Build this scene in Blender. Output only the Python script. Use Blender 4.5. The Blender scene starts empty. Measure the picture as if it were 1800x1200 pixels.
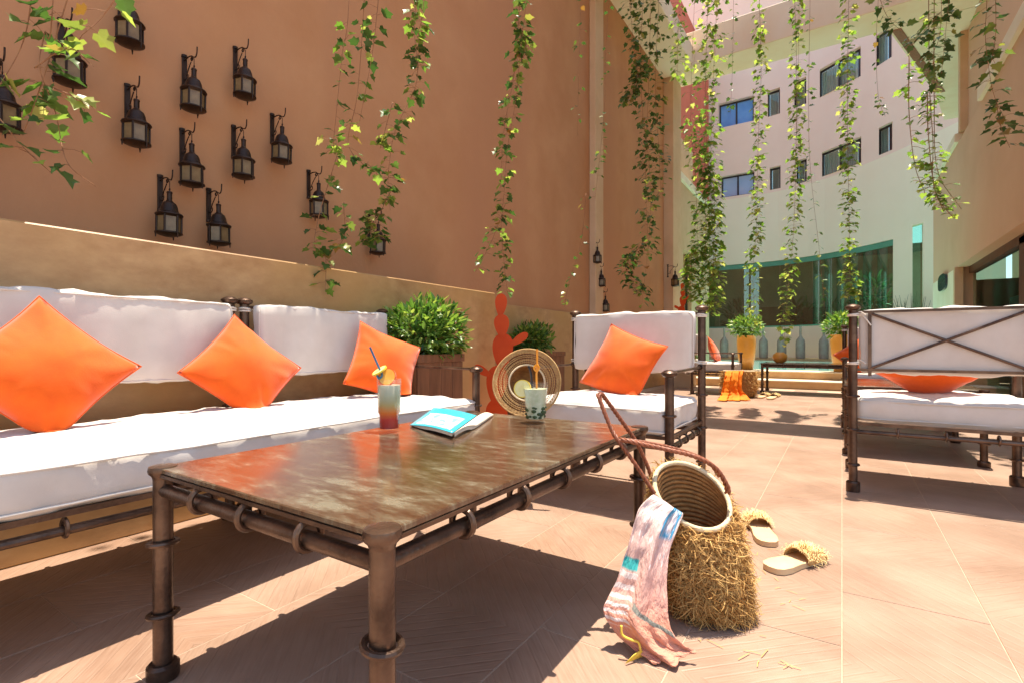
import bpy, bmesh, math, random
from mathutils import Vector, Matrix, noise as mnoise
random.seed(7)
R = math.radians
SC = bpy.context.scene
COL = SC.collection

# ------------------------------------------------------------------ camera, world, sun, exposure
F, TH, EYE, VH, CX = 886.0, math.atan(580/886), 0.70, 608.0, 900.0
CT, ST = math.cos(TH), math.sin(TH)
cam = bpy.data.cameras.new('camera')
camo = bpy.data.objects.new('camera', cam); COL.objects.link(camo)
cam.sensor_width = 36; cam.lens = F/1800*36; cam.shift_y = (VH-600)/1800
cam.clip_start = 0.02; cam.clip_end = 400
camo.location = (0, 0, EYE); camo.rotation_euler = (R(90), 0, TH)
SC.camera = camo

SUNV = Vector((0.004, 0.18, 1.0)).normalized()      # towards the sun
W = bpy.data.worlds.new('World'); SC.world = W; W.use_nodes = True
wn = W.node_tree.nodes; wl = W.node_tree.links
bg = wn['Background']
sky = wn.new('ShaderNodeTexSky'); sky.sky_type = 'NISHITA'; sky.sun_disc = False
sky.sun_elevation = math.asin(SUNV.z); sky.sun_rotation = math.atan2(SUNV.x, SUNV.y)
wl.new(sky.outputs[0], bg.inputs[0]); bg.inputs[1].default_value = 0.15
sl = bpy.data.lights.new('sun', 'SUN'); sl.energy = 4.3; sl.angle = R(0.5); sl.color = (1, 0.94, 0.84)
so = bpy.data.objects.new('sun', sl); COL.objects.link(so)
so.rotation_euler = SUNV.to_track_quat('Z', 'Y').to_euler()
vs = SC.view_settings
vs.view_transform = 'Standard'; vs.look = 'None'; vs.gamma = 1; vs.use_curve_mapping = False
vs.exposure = 1.12
vs.use_white_balance = True; vs.white_balance_temperature = 7200; vs.white_balance_tint = 10
SC.cycles.max_bounces = 10; SC.cycles.diffuse_bounces = 6; SC.cycles.transparent_max_bounces = 16

# ------------------------------------------------------------------ measuring helpers (metres)
def at(u, v, d):                      # point at depth d on a line of sight of the survey photo
    X = (u-CX)/F*d
    return Vector((X*CT-d*ST, X*ST+d*CT, EYE+(VH-v)/F*d))
def atx(u, v, x):
    t = (u-CX)/F
    return at(u, v, x/(t*CT-ST))
def aty(u, v, y):
    t = (u-CX)/F
    return at(u, v, y/(t*ST+CT))
def atz(u, v, z):
    return at(u, v, F*(EYE-z)/(v-VH))

# ------------------------------------------------------------------ mesh helpers
class MB:
    def __init__(s): s.v = []; s.f = []
    def add(s, vs_, fs):
        o = len(s.v); s.v += [Vector(p) for p in vs_]; s.f += [tuple(i+o for i in q) for q in fs]; return s
    def box(s, x0, x1, y0, y1, z0, z1, b=0.0):
        if b <= 0:
            return s.add([(x0,y0,z0),(x1,y0,z0),(x1,y1,z0),(x0,y1,z0),(x0,y0,z1),(x1,y0,z1),(x1,y1,z1),(x0,y1,z1)],
                         [(0,3,2,1),(4,5,6,7),(0,1,5,4),(1,2,6,5),(2,3,7,6),(3,0,4,7)])
        bm = bmesh.new(); bmesh.ops.create_cube(bm, size=1)
        for q in bm.verts: q.co = Vector(((x0+x1)/2+q.co.x*(x1-x0), (y0+y1)/2+q.co.y*(y1-y0), (z0+z1)/2+q.co.z*(z1-z0)))
        bmesh.ops.bevel(bm, geom=bm.edges[:], offset=b, segments=1, affect='EDGES')
        return s.bm(bm)
    def bm(s, bm, mtx=None):
        bm.verts.index_update()
        s.add([(mtx @ q.co if mtx else q.co) for q in bm.verts], [[w.index for w in q.verts] for q in bm.faces]); bm.free(); return s
    def tube(s, pts, r, n=8, closed=False):
        pts = [Vector(p) for p in pts]; m = len(pts)
        rr = r if isinstance(r, (list, tuple)) else [r]*m
        t0 = (pts[1]-pts[0]).normalized()
        up = Vector((0,0,1)) if abs(t0.z) < 0.9 else Vector((1,0,0))
        nx = t0.cross(up).normalized(); rings = []
        for i in range(m):
            a = pts[(i-1) % m] if (closed or i) else pts[0]
            b = pts[(i+1) % m] if (closed or i < m-1) else pts[-1]
            t = (b-a).normalized()
            nx = (nx - t*nx.dot(t)).normalized(); ny = t.cross(nx)
            rings.append([pts[i]+(nx*math.cos(2*math.pi*k/n)+ny*math.sin(2*math.pi*k/n))*rr[i] for k in range(n)])
        vs_ = [p for g in rings for p in g]; fs = []
        for i in range(m if closed else m-1):
            j = (i+1) % m
            for k in range(n): fs.append((i*n+k, i*n+(k+1) % n, j*n+(k+1) % n, j*n+k))
        if not closed: fs += [tuple(range(n))[::-1], tuple((m-1)*n+k for k in range(n))]
        return s.add(vs_, fs)
    def cyl(s, p, q, r, r2=None, n=12): return s.tube([p, q], [r, r if r2 is None else r2], n)
    def ring(s, c, ax, Rr, r, n=16, m=6):
        c = Vector(c); ax = Vector(ax).normalized()
        a = ax.orthogonal().normalized(); b = ax.cross(a)
        return s.tube([c+(a*math.cos(2*math.pi*k/n)+b*math.sin(2*math.pi*k/n))*Rr for k in range(n)], r, m, True)
    def lathe(s, prof, c=(0,0,0), n=20, cap=True, mtx=None, wob=None):
        c = Vector(c); vs_ = []; fs = []
        for (r, z) in prof:
            for k in range(n):
                rk = r*(wob(k/n) if wob else 1)
                p = Vector((rk*math.cos(2*math.pi*k/n), rk*math.sin(2*math.pi*k/n), z))
                vs_.append((mtx @ p if mtx else p)+c)
        for i in range(len(prof)-1):
            for k in range(n): fs.append((i*n+k, i*n+(k+1) % n, (i+1)*n+(k+1) % n, (i+1)*n+k))
        if cap: fs += [tuple(range(n))[::-1], tuple((len(prof)-1)*n+k for k in range(n))]
        return s.add(vs_, fs)
    def grid(s, fn, nu, nv):
        vs_ = [fn(i/nu, j/nv) for j in range(nv+1) for i in range(nu+1)]
        fs = [(j*(nu+1)+i, j*(nu+1)+i+1, (j+1)*(nu+1)+i+1, (j+1)*(nu+1)+i) for j in range(nv) for i in range(nu)]
        return s.add(vs_, fs)
    def quad(s, *p): return s.add(p, [tuple(range(len(p)))])
    def mesh(s, name, m, off=None, ang=35):
        me = bpy.data.meshes.new(name); o = Vector(off) if off is not None else Vector()
        me.from_pydata([tuple(p-o) for p in s.v], [], s.f); me.materials.append(m)
        me.polygons.foreach_set('use_smooth', [ang > 0]*len(me.polygons))
        if ang > 0 and ang < 180: me.set_sharp_from_angle(angle=R(ang))
        me.update(); return me
    def build(s, name, m, parent=None, off=None, ang=35, **kw):
        if parent is not None and off is None: off = parent.get('_o') and Vector(parent['_o'])
        o = bpy.data.objects.new(name, s.mesh(name, m, off, ang)); COL.objects.link(o)
        if parent is not None: o.parent = parent
        for k, q in kw.items(): o[k] = q
        return o

def tag(o, label=None, cat=None, group=None, kind=None):
    for k, q in (('label', label), ('category', cat), ('group', group), ('kind', kind)):
        if q: o[k] = q
    return o
def thing(name, label, cat, loc=(0,0,0), rz=0, group=None, world=True):
    """an Empty at the base of a thing; with world=True its parts are given in world coordinates"""
    o = bpy.data.objects.new(name, None); COL.objects.link(o); o.empty_display_size = .1
    o.location = loc; o.rotation_euler = (0,0,rz); tag(o, label, cat, group)
    if world: o['_o'] = tuple(loc)
    return o
def copy_tree(o, parent=None):
    c = o.copy(); COL.objects.link(c)
    if parent is not None: c.parent = parent
    for ch in list(o.children): copy_tree(ch, c)
    return c
def rnd(a, b): return random.uniform(a, b)
def spline(pts, n=8):
    pts = [Vector(p) for p in pts]; P = [2*pts[0]-pts[1]]+pts+[2*pts[-1]-pts[-2]]; out = []
    for i in range(1, len(P)-2):
        for k in range(n):
            t = k/n; a, b, c, d = P[i-1], P[i], P[i+1], P[i+2]
            out.append(.5*((2*b)+(c-a)*t+(2*a-5*b+4*c-d)*t*t+(3*b-a-3*c+d)*t**3))
    return out+[pts[-1]]

# ------------------------------------------------------------------ materials
def N(nt, typ, **kw):
    n = nt.nodes.new(typ)
    for k, q in kw.items():
        if hasattr(n, k) and k not in n.inputs: setattr(n, k, q)
        else: n.inputs[k].default_value = q
    return n
def new_mat(name):
    m = bpy.data.materials.new(name); m.use_nodes = True
    nt = m.node_tree; return m, nt, nt.nodes['Principled BSDF']
def rgba(c): return (c[0], c[1], c[2], 1)
def ramp(nt, fac, stops):
    r = nt.nodes.new('ShaderNodeValToRGB'); e = r.color_ramp.elements
    while len(e) < len(stops): e.new(.5)
    for i, (p, c) in enumerate(stops): e[i].position = p; e[i].color = rgba(c) if len(c) == 3 else c
    nt.links.new(fac, r.inputs[0]); return r.outputs[0]
def mat(name, c1, c2=None, scale=4, rough=.7, metal=0, bump=.15, bscale=60, stretch=(1,1,1), lo=.35, hi=.65, detail=6,
        sheen=0, spec=.5, bdist=.004, c3=None, s3=1.2, coat=0, s3s=(1,1,1)):
    m, nt, b = new_mat(name); L = nt.links
    tc = N(nt, 'ShaderNodeTexCoord'); mp = N(nt, 'ShaderNodeMapping', Scale=stretch); L.new(tc.outputs['Object'], mp.inputs[0])
    n1 = N(nt, 'ShaderNodeTexNoise', Scale=scale, Detail=detail, Roughness=.6); L.new(mp.outputs[0], n1.inputs['Vector'])
    col = ramp(nt, n1.outputs[0], [(lo, c1), (hi, c2 or tuple(x*.85 for x in c1))])
    if c3:
        n3 = N(nt, 'ShaderNodeTexNoise', Scale=s3, Detail=4); mp3 = N(nt, 'ShaderNodeMapping', Scale=s3s); L.new(tc.outputs['Object'], mp3.inputs[0]); L.new(mp3.outputs[0], n3.inputs['Vector'])
        f3 = ramp(nt, n3.outputs[0], [(.42, (0,0,0)), (.68, (1,1,1))])
        mx = N(nt, 'ShaderNodeMix', data_type='RGBA'); L.new(f3, mx.inputs[0]); L.new(col, mx.inputs[6]); mx.inputs[7].default_value = rgba(c3); col = mx.outputs[2]
    L.new(col, b.inputs['Base Color'])
    b.inputs['Roughness'].default_value = rough; b.inputs['Metallic'].default_value = metal
    b.inputs['Specular IOR Level'].default_value = spec; b.inputs['Sheen Weight'].default_value = sheen; b.inputs['Coat Weight'].default_value = coat
    if bump:
        n2 = N(nt, 'ShaderNodeTexNoise', Scale=bscale, Detail=4); L.new(mp.outputs[0], n2.inputs['Vector'])
        bp = N(nt, 'ShaderNodeBump', Strength=bump, Distance=bdist); L.new(n2.outputs[0], bp.inputs['Height']); L.new(bp.outputs[0], b.inputs['Normal'])
    return m

M_wall = mat('terracotta_stucco', (.545,.285,.140), (.475,.225,.100), 1.6, .85, bump=.5, bscale=38, c3=(.475,.23,.115), s3=1.3, detail=9, s3s=(1,1,.16))
M_wallr = mat('tan_stucco', (.66,.45,.30), (.60,.39,.25), 1.0, .85, bump=.35, bscale=45, c3=(.64,.41,.27), s3=.4)
M_tan = mat('tan_render', (.66,.47,.30), (.58,.40,.24), 2.5, .8, bump=.3, bscale=60)
M_cream = mat('cream_render', (.80,.74,.60), (.74,.66,.50), 2, .8, bump=.25, bscale=50)
M_beam = mat('stained_cream_render', (.84,.74,.57), (.79,.64,.46), 2.2, .8, bump=.25, bscale=50, stretch=(1,1,.25), c3=(.85,.77,.62), s3=.8)
M_pink = mat('pink_render', (.90,.75,.645), (.88,.715,.61), 1.2, .85, bump=.2, bscale=40)
M_pale = mat('pale_green_render', (.90,.86,.69), (.88,.835,.66), 1.0, .85, bump=.2, bscale=40)
M_red = mat('red_render', (.66,.18,.11), (.6,.15,.09), 1.2, .85, bump=.2, bscale=40)
M_marble = mat('ochre_travertine', (.60,.36,.17), (.42,.22,.09), 17, .42, bump=.12, bscale=90, stretch=(1,.6,1), c3=(.52,.30,.115), s3=2.0, lo=.3, hi=.72, detail=9)
M_stone = mat('tan_step_stone', (.62,.40,.20), (.54,.32,.15), 6, .6, bump=.15)
M_nosing = mat('pale_nosing_stone', (.74,.64,.48), (.70,.58,.42), 5, .6)
M_grout = mat('pale_grout', (.50,.375,.28), (.42,.30,.215), 20, .9)
M_iron = mat('brown_patina_iron', (.105,.062,.043), (.055,.031,.022), 30, .32, metal=.65, bump=.3, bscale=140, c3=(.17,.105,.072), s3=9)
M_iron2 = mat('dark_lantern_iron', (.045,.024,.016), (.028,.015,.010), 30, .4, metal=.6, bump=.2, bscale=140)
M_white = mat('white_cotton', (.66,.615,.575), (.60,.555,.515), 8, .95, bump=.35, bscale=300, sheen=.2, spec=.2, bdist=.001)
M_tie = mat('cotton_tie', (.78,.72,.64), (.70,.63,.55), 20, .95, bump=.5, bscale=200)
M_orange = mat('orange_velvet', (.80,.120,.005), (.68,.080,.003), 7, .75, bump=.3, bscale=260, sheen=.35, spec=.2, bdist=.0015)
M_plank = mat('planter_wood', (.26,.105,.048), (.16,.06,.028), 7, .5, bump=.25, bscale=40, stretch=(6,6,.5))
M_soil = mat('dark_soil', (.04,.025,.015), (.02,.012,.008), 40, .95, bump=.6)
M_cactus = mat('red_painted_metal', (.66,.075,.010), (.60,.058,.008), 6, .55, bump=.06, spec=.25)
M_pot = mat('ochre_ceramic', (.72,.36,.07), (.64,.29,.05), 5, .35, bump=.08, coat=.2)
M_straw = mat('straw_weave', (.60,.37,.14), (.40,.21,.06), 60, .85, bump=.8, bscale=160, stretch=(1,1,3))
M_raffia2 = mat('pale_raffia', (.78,.60,.32), (.60,.40,.16), 30, .8, bump=.1)
M_raffia = mat('raffia_strips', (.68,.43,.16), (.44,.22,.055), 9, .8, bump=.1, lo=.3, hi=.7)
M_strawp = mat('pale_straw', (.60,.38,.16), (.46,.26,.09), 40, .8, bump=.4, bscale=200)
M_bagw = mat('brown_palm_weave', (.46,.215,.065), (.28,.12,.035), 50, .85, bump=.8, bscale=220, stretch=(1,1,2))
M_rim = mat('cream_bag_rim', (.74,.62,.42), (.64,.50,.30), 60, .8, bump=.6, bscale=200)
M_leather = mat('brown_leather', (.30,.095,.045), (.20,.058,.026), 40, .45, bump=.3, bscale=200)
M_sole = mat('pale_leather_sole', (.70,.50,.29), (.64,.44,.24), 12, .6, bump=.15)
M_stem = mat('vine_stem', (.24,.10,.05), (.34,.17,.08), 30, .8, bump=.2)
M_dry = mat('dry_vine_stem', (.42,.26,.15), (.30,.17,.09), 30, .85, bump=.3)
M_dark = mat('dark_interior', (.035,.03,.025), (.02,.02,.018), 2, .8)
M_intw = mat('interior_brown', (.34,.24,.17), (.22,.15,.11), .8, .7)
M_green = mat('green_frame_and_lit_soffit', (.10,.36,.26), (.08,.30,.22), 3, .4)  # on the glass wall's head band this teal imitates a lit soffit
M_frame = mat('dark_window_frame', (.03,.028,.03), (.02,.02,.022), 8, .4)
M_curtain = mat('grey_curtain', (.72,.66,.66), (.44,.39,.40), 3, .9, stretch=(9,9,.3), lo=.3, hi=.7, bump=.2)
M_wood = mat('dark_red_wood', (.13,.045,.022), (.08,.027,.014), 6, .45, stretch=(5,5,.5))
M_wood2 = mat('reddish_door_wood', (.30,.12,.055), (.22,.08,.035), 6, .5, stretch=(5,5,.5))
M_bottle = mat('dark_grey_bottle', (.36,.32,.28), (.25,.22,.19), 6, .25, bump=.05)
M_lamp = mat('frosted_lantern_glass', (.24,.165,.08), (.16,.10,.045), 20, .3, bump=.1)
M_page = mat('book_pages', (.78,.72,.60), (.62,.55,.44), 120, .9, stretch=(1,1,12), bump=.2)
M_lemon = mat('lemon_rind', (.85,.62,.08), (.80,.55,.05), 30, .4)
M_lemonf = mat('lemon_flesh', (.82,.74,.36), (.78,.68,.25), 50, .35)
M_orangef = mat('orange_flesh', (.88,.45,.07), (.82,.36,.04), 50, .35)
M_strawblue = mat('blue_plastic_straw', (.05,.16,.26), (.03,.09,.16), 9, .3, bump=0)
M_straworange = mat('orange_plastic_straw', (.90,.34,.02), (.86,.30,.02), 9, .3, bump=0)
M_strawblack = mat('black_plastic_straw', (.015,.015,.02), (.01,.01,.012), 9, .3, bump=0)
M_mint = mat('mint_leaf_mush', (.05,.10,.02), (.02,.04,.012), 60, .5, bump=.5, bscale=120)
M_ice = mat('pale_iced_drink', (.70,.72,.52), (.52,.58,.36), 45, .2, bump=.3, bscale=80)
M_ground = mat('outer_ground', (.36,.24,.17), (.30,.2,.14), 2, .9)
M_cloth2 = mat('orange_cotton', (.90,.26,.01), (.84,.18,.006), 6, .85, bump=.4, bscale=60)
M_tassel = mat('yellow_ribbon', (.86,.62,.10), (.80,.52,.06), 30, .7)
M_cable = mat('steel_cable', (.25,.22,.2), (.2,.18,.16), 10, .4, metal=.8, bump=0)

def mat_tile():
    m, nt, b = new_mat('woodgrain_terracotta_tile'); L = nt.links
    tc = N(nt, 'ShaderNodeTexCoord'); oi = N(nt, 'ShaderNodeObjectInfo')
    sep = N(nt, 'ShaderNodeSeparateXYZ'); L.new(tc.outputs['Object'], sep.inputs[0])
    def mth(op, a, b_=None):
        n = nt.nodes.new('ShaderNodeMath'); n.operation = op
        for i, q in enumerate((a, b_)):
            if q is None: continue
            if isinstance(q, (int, float)): n.inputs[i].default_value = q
            else: L.new(q, n.inputs[i])
        return n.outputs[0]
    sgn = mth('SUBTRACT', mth('MULTIPLY', mth('GREATER_THAN', oi.outputs['Random'], .5), 2), 1)
    ya = mth('ABSOLUTE', mth('ADD', sep.outputs[1], mth('MULTIPLY', mth('SUBTRACT', oi.outputs['Random'], .5), .25)))
    w = mth('ADD', ya, mth('MULTIPLY', sep.outputs[0], sgn))
    n1 = N(nt, 'ShaderNodeTexNoise', Scale=9, Detail=3); L.new(tc.outputs['Object'], n1.inputs['Vector'])
    w2 = mth('ADD', w, mth('MULTIPLY', n1.outputs[0], .012))
    strip = mth('FRACT', mth('MULTIPLY', w2, 22))
    groove = mth('MINIMUM', mth('MULTIPLY', mth('MINIMUM', strip, mth('SUBTRACT', 1, strip)), 9), 1)
    cmb = N(nt, 'ShaderNodeCombineXYZ'); L.new(mth('MULTIPLY', w2, 150), cmb.inputs[0]); L.new(mth('MULTIPLY', mth('SUBTRACT', ya, mth('MULTIPLY', sep.outputs[0], sgn)), 9), cmb.inputs[1])
    L.new(mth('MULTIPLY', oi.outputs['Random'], 30), cmb.inputs[2])
    n2 = N(nt, 'ShaderNodeTexNoise', Scale=1, Detail=5); L.new(cmb.outputs[0], n2.inputs['Vector'])
    cs = N(nt, 'ShaderNodeCombineXYZ'); L.new(mth('FLOOR', mth('MULTIPLY', w2, 22)), cs.inputs[0]); L.new(mth('MULTIPLY', oi.outputs['Random'], 90), cs.inputs[1])
    wnz = N(nt, 'ShaderNodeTexWhiteNoise'); wnz.noise_dimensions = '2D'; L.new(cs.outputs[0], wnz.inputs['Vector'])
    c = ramp(nt, n2.outputs[0], [(.3, (.295,.176,.122)), (.7, (.39,.256,.188))])
    mx = N(nt, 'ShaderNodeMix', data_type='RGBA'); L.new(mth('MULTIPLY', wnz.outputs[0], .35), mx.inputs[0]); L.new(c, mx.inputs[6]); mx.inputs[7].default_value = (.42,.258,.178,1)
    mx2 = N(nt, 'ShaderNodeMix', data_type='RGBA'); L.new(mth('MULTIPLY', oi.outputs['Random'], .6), mx2.inputs[0]); L.new(mx.outputs[2], mx2.inputs[6]); mx2.inputs[7].default_value = (.38,.266,.204,1)
    n4 = N(nt, 'ShaderNodeTexNoise', Scale=3.0, Detail=5); g = N(nt, 'ShaderNodeNewGeometry'); L.new(g.outputs['Position'], n4.inputs['Vector'])
    st = ramp(nt, n4.outputs[0], [(.32, (.72,.68,.64)), (.62, (1,1,1))])
    mx3 = N(nt, 'ShaderNodeMix', data_type='RGBA', blend_type='MULTIPLY'); mx3.inputs[0].default_value = 1; L.new(mx2.outputs[2], mx3.inputs[6]); L.new(st, mx3.inputs[7])
    L.new(mx3.outputs[2], b.inputs['Base Color']); b.inputs['Roughness'].default_value = .48; b.inputs['Specular IOR Level'].default_value = .6
    h = mth('ADD', mth('MULTIPLY', groove, .6), mth('MULTIPLY', n2.outputs[0], .55))
    bp = N(nt, 'ShaderNodeBump', Strength=.55, Distance=.003); L.new(h, bp.inputs['Height']); L.new(bp.outputs[0], b.inputs['Normal'])
    return m
M_tile = mat_tile()

def mat_tabletop():
    m, nt, b = new_mat('worn_sheet_metal'); L = nt.links
    tc = N(nt, 'ShaderNodeTexCoord'); mp = N(nt, 'ShaderNodeMapping', Scale=(3.4, 10, 1), Rotation=(0, 0, R(32))); L.new(tc.outputs['Object'], mp.inputs[0])
    n1 = N(nt, 'ShaderNodeTexNoise', Scale=3.0, Detail=11, Roughness=.78); L.new(mp.outputs[0], n1.inputs['Vector'])
    n2 = N(nt, 'ShaderNodeTexNoise', Scale=2.6, Detail=3); L.new(tc.outputs['Object'], n2.inputs['Vector'])
    ad = nt.nodes.new('ShaderNodeMath'); ad.operation = 'MULTIPLY_ADD'; L.new(n2.outputs[0], ad.inputs[0]); ad.inputs[1].default_value = .4; L.new(n1.outputs[0], ad.inputs[2])
    c = ramp(nt, ad.outputs[0], [(.50, (.085,.034,.016)), (.66, (.115,.058,.033)), (.755, (.165,.118,.075)), (.82, (.25,.22,.16))])
    L.new(c, b.inputs['Base Color']); b.inputs['Metallic'].default_value = .35
    rr = ramp(nt, ad.outputs[0], [(.5, (.12,.12,.12)), (.9, (.30,.30,.30))]); L.new(rr, b.inputs['Roughness'])
    b.inputs['Specular IOR Level'].default_value = .7; b.inputs['Coat Weight'].default_value = .35; b.inputs['Coat Roughness'].default_value = .12
    bp = N(nt, 'ShaderNodeBump', Strength=.12, Distance=.002); L.new(n1.outputs[0], bp.inputs['Height']); L.new(bp.outputs[0], b.inputs['Normal'])
    return m
M_top = mat_tabletop()

def mat_leaf(name, stops, trans=.45, rough=.38):
    m, nt, b = new_mat(name); L = nt.links
    g = N(nt, 'ShaderNodeNewGeometry'); oi = N(nt, 'ShaderNodeObjectInfo')
    a = nt.nodes.new('ShaderNodeMath'); a.operation = 'ADD'; L.new(g.outputs['Random Per Island'], a.inputs[0]); L.new(oi.outputs['Random'], a.inputs[1])
    fr = nt.nodes.new('ShaderNodeMath'); fr.operation = 'FRACT'; L.new(a.outputs[0], fr.inputs[0])
    c = ramp(nt, fr.outputs[0], stops)
    L.new(c, b.inputs['Base Color']); b.inputs['Roughness'].default_value = rough
    t = N(nt, 'ShaderNodeBsdfTranslucent'); hv = N(nt, 'ShaderNodeHueSaturation', Saturation=1.1, Value=1.7); L.new(c, hv.inputs['Color']); L.new(hv.outputs[0], t.inputs[0])
    mx = N(nt, 'ShaderNodeMixShader'); mx.inputs[0].default_value = trans
    L.new(b.outputs[0], mx.inputs[1]); L.new(t.outputs[0], mx.inputs[2]); L.new(mx.outputs[0], nt.nodes['Material Output'].inputs[0])
    return m
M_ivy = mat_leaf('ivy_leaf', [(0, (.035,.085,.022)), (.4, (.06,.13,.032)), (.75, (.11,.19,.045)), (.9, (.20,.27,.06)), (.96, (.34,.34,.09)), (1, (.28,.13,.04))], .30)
M_ivyb = mat_leaf('bright_backlit_ivy_leaf', [(0, (.08,.16,.03)), (.5, (.17,.29,.06)), (.85, (.30,.38,.09)), (1, (.46,.46,.16))], .5)  # lighter leaf; backlight on the right-hand vines is put into its colour
M_shrub = mat_leaf('shrub_leaf', [(0, (.04,.11,.022)), (.45, (.10,.20,.04)), (.8, (.20,.32,.06)), (1, (.32,.40,.10))], .35, .35)
M_darkleaf = mat_leaf('indoor_leaf', [(0, (.02,.07,.03)), (1, (.06,.15,.06))], .3, .4)  # dark green leaf for the indoor plants and grass clumps

def mat_glass(name, tint, refl=.10, rough=.02, f=1.5, milk=0):
    m, nt, b = new_mat(name); L = nt.links
    tr = N(nt, 'ShaderNodeBsdfTransparent'); tr.inputs[0].default_value = rgba(tint)
    gl = N(nt, 'ShaderNodeBsdfGlossy', Roughness=rough); fz = N(nt, 'ShaderNodeLayerWeight', Blend=.12); fzr = ramp(nt, fz.outputs['Facing'], [(0, (refl*.4,)*3), (.7, (refl,)*3), (1, (min(1, refl*6),)*3)])
    mx = N(nt, 'ShaderNodeMixShader'); L.new(fzr, mx.inputs[0]); L.new(tr.outputs[0], mx.inputs[1]); L.new(gl.outputs[0], mx.inputs[2])
    out = mx.outputs[0]
    if milk:
        df = N(nt, 'ShaderNodeBsdfDiffuse'); df.inputs[0].default_value = (.8,.82,.78,1)
        m2 = N(nt, 'ShaderNodeMixShader'); m2.inputs[0].default_value = milk; L.new(out, m2.inputs[1]); L.new(df.outputs[0], m2.inputs[2]); out = m2.outputs[0]
    L.new(out, nt.nodes['Material Output'].inputs[0]); return m
M_gglass = mat_glass('green_tinted_glass', (.55,.84,.72), refl=.32)
M_sglass = mat_glass('shop_glass', (.80,.92,.88), refl=.14)
M_drinkglass = mat_glass('tumbler_glass', (.97,.98,.98), refl=.08, milk=.02)
M_bluepane = mat('painted_sky_pane', (.10,.30,.72), (.16,.40,.80), 1.5, .12, bump=0)  # blue stands in for the sky mirrored in the glass
M_palepane = mat('pale_painted_sky_pane', (.30,.46,.74), (.38,.52,.76), 1.5, .12, bump=0)  # paler sky reflection, likewise put into the pane colour

def mat_water():
    m, nt, b = new_mat('pool_water'); L = nt.links
    b.inputs['Base Color'].default_value = (.20,.58,.53,1); b.inputs['Roughness'].default_value = .04
    g = N(nt, 'ShaderNodeNewGeometry'); n = N(nt, 'ShaderNodeTexNoise', Scale=5, Detail=3); L.new(g.outputs['Position'], n.inputs['Vector'])
    bp = N(nt, 'ShaderNodeBump', Strength=.12, Distance=.02); L.new(n.outputs[0], bp.inputs['Height']); L.new(bp.outputs[0], b.inputs['Normal']); return m
M_water = mat_water()

def mat_drink():
    m, nt, b = new_mat('layered_red_drink'); L = nt.links
    tc = N(nt, 'ShaderNodeTexCoord'); sp = N(nt, 'ShaderNodeSeparateXYZ'); L.new(tc.outputs['Object'], sp.inputs[0])
    n = N(nt, 'ShaderNodeTexNoise', Scale=35, Detail=3); L.new(tc.outputs['Object'], n.inputs['Vector'])
    a = nt.nodes.new('ShaderNodeMath'); a.operation = 'MULTIPLY_ADD'; L.new(n.outputs[0], a.inputs[0]); a.inputs[1].default_value = .012; L.new(sp.outputs[2], a.inputs[2])
    q = nt.nodes.new('ShaderNodeMath'); q.operation = 'MULTIPLY'; L.new(a.outputs[0], q.inputs[0]); q.inputs[1].default_value = 6.5
    c = ramp(nt, q.outputs[0], [(.10, (.40,.004,.003)), (.28, (.62,.012,.006)), (.42, (.85,.20,.01)), (.56, (.55,.42,.16)), (.68, (.42,.44,.28)), (.95, (.55,.57,.44))])
    L.new(c, b.inputs['Base Color']); b.inputs['Roughness'].default_value = .15; return m
M_drink = mat_drink()

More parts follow.
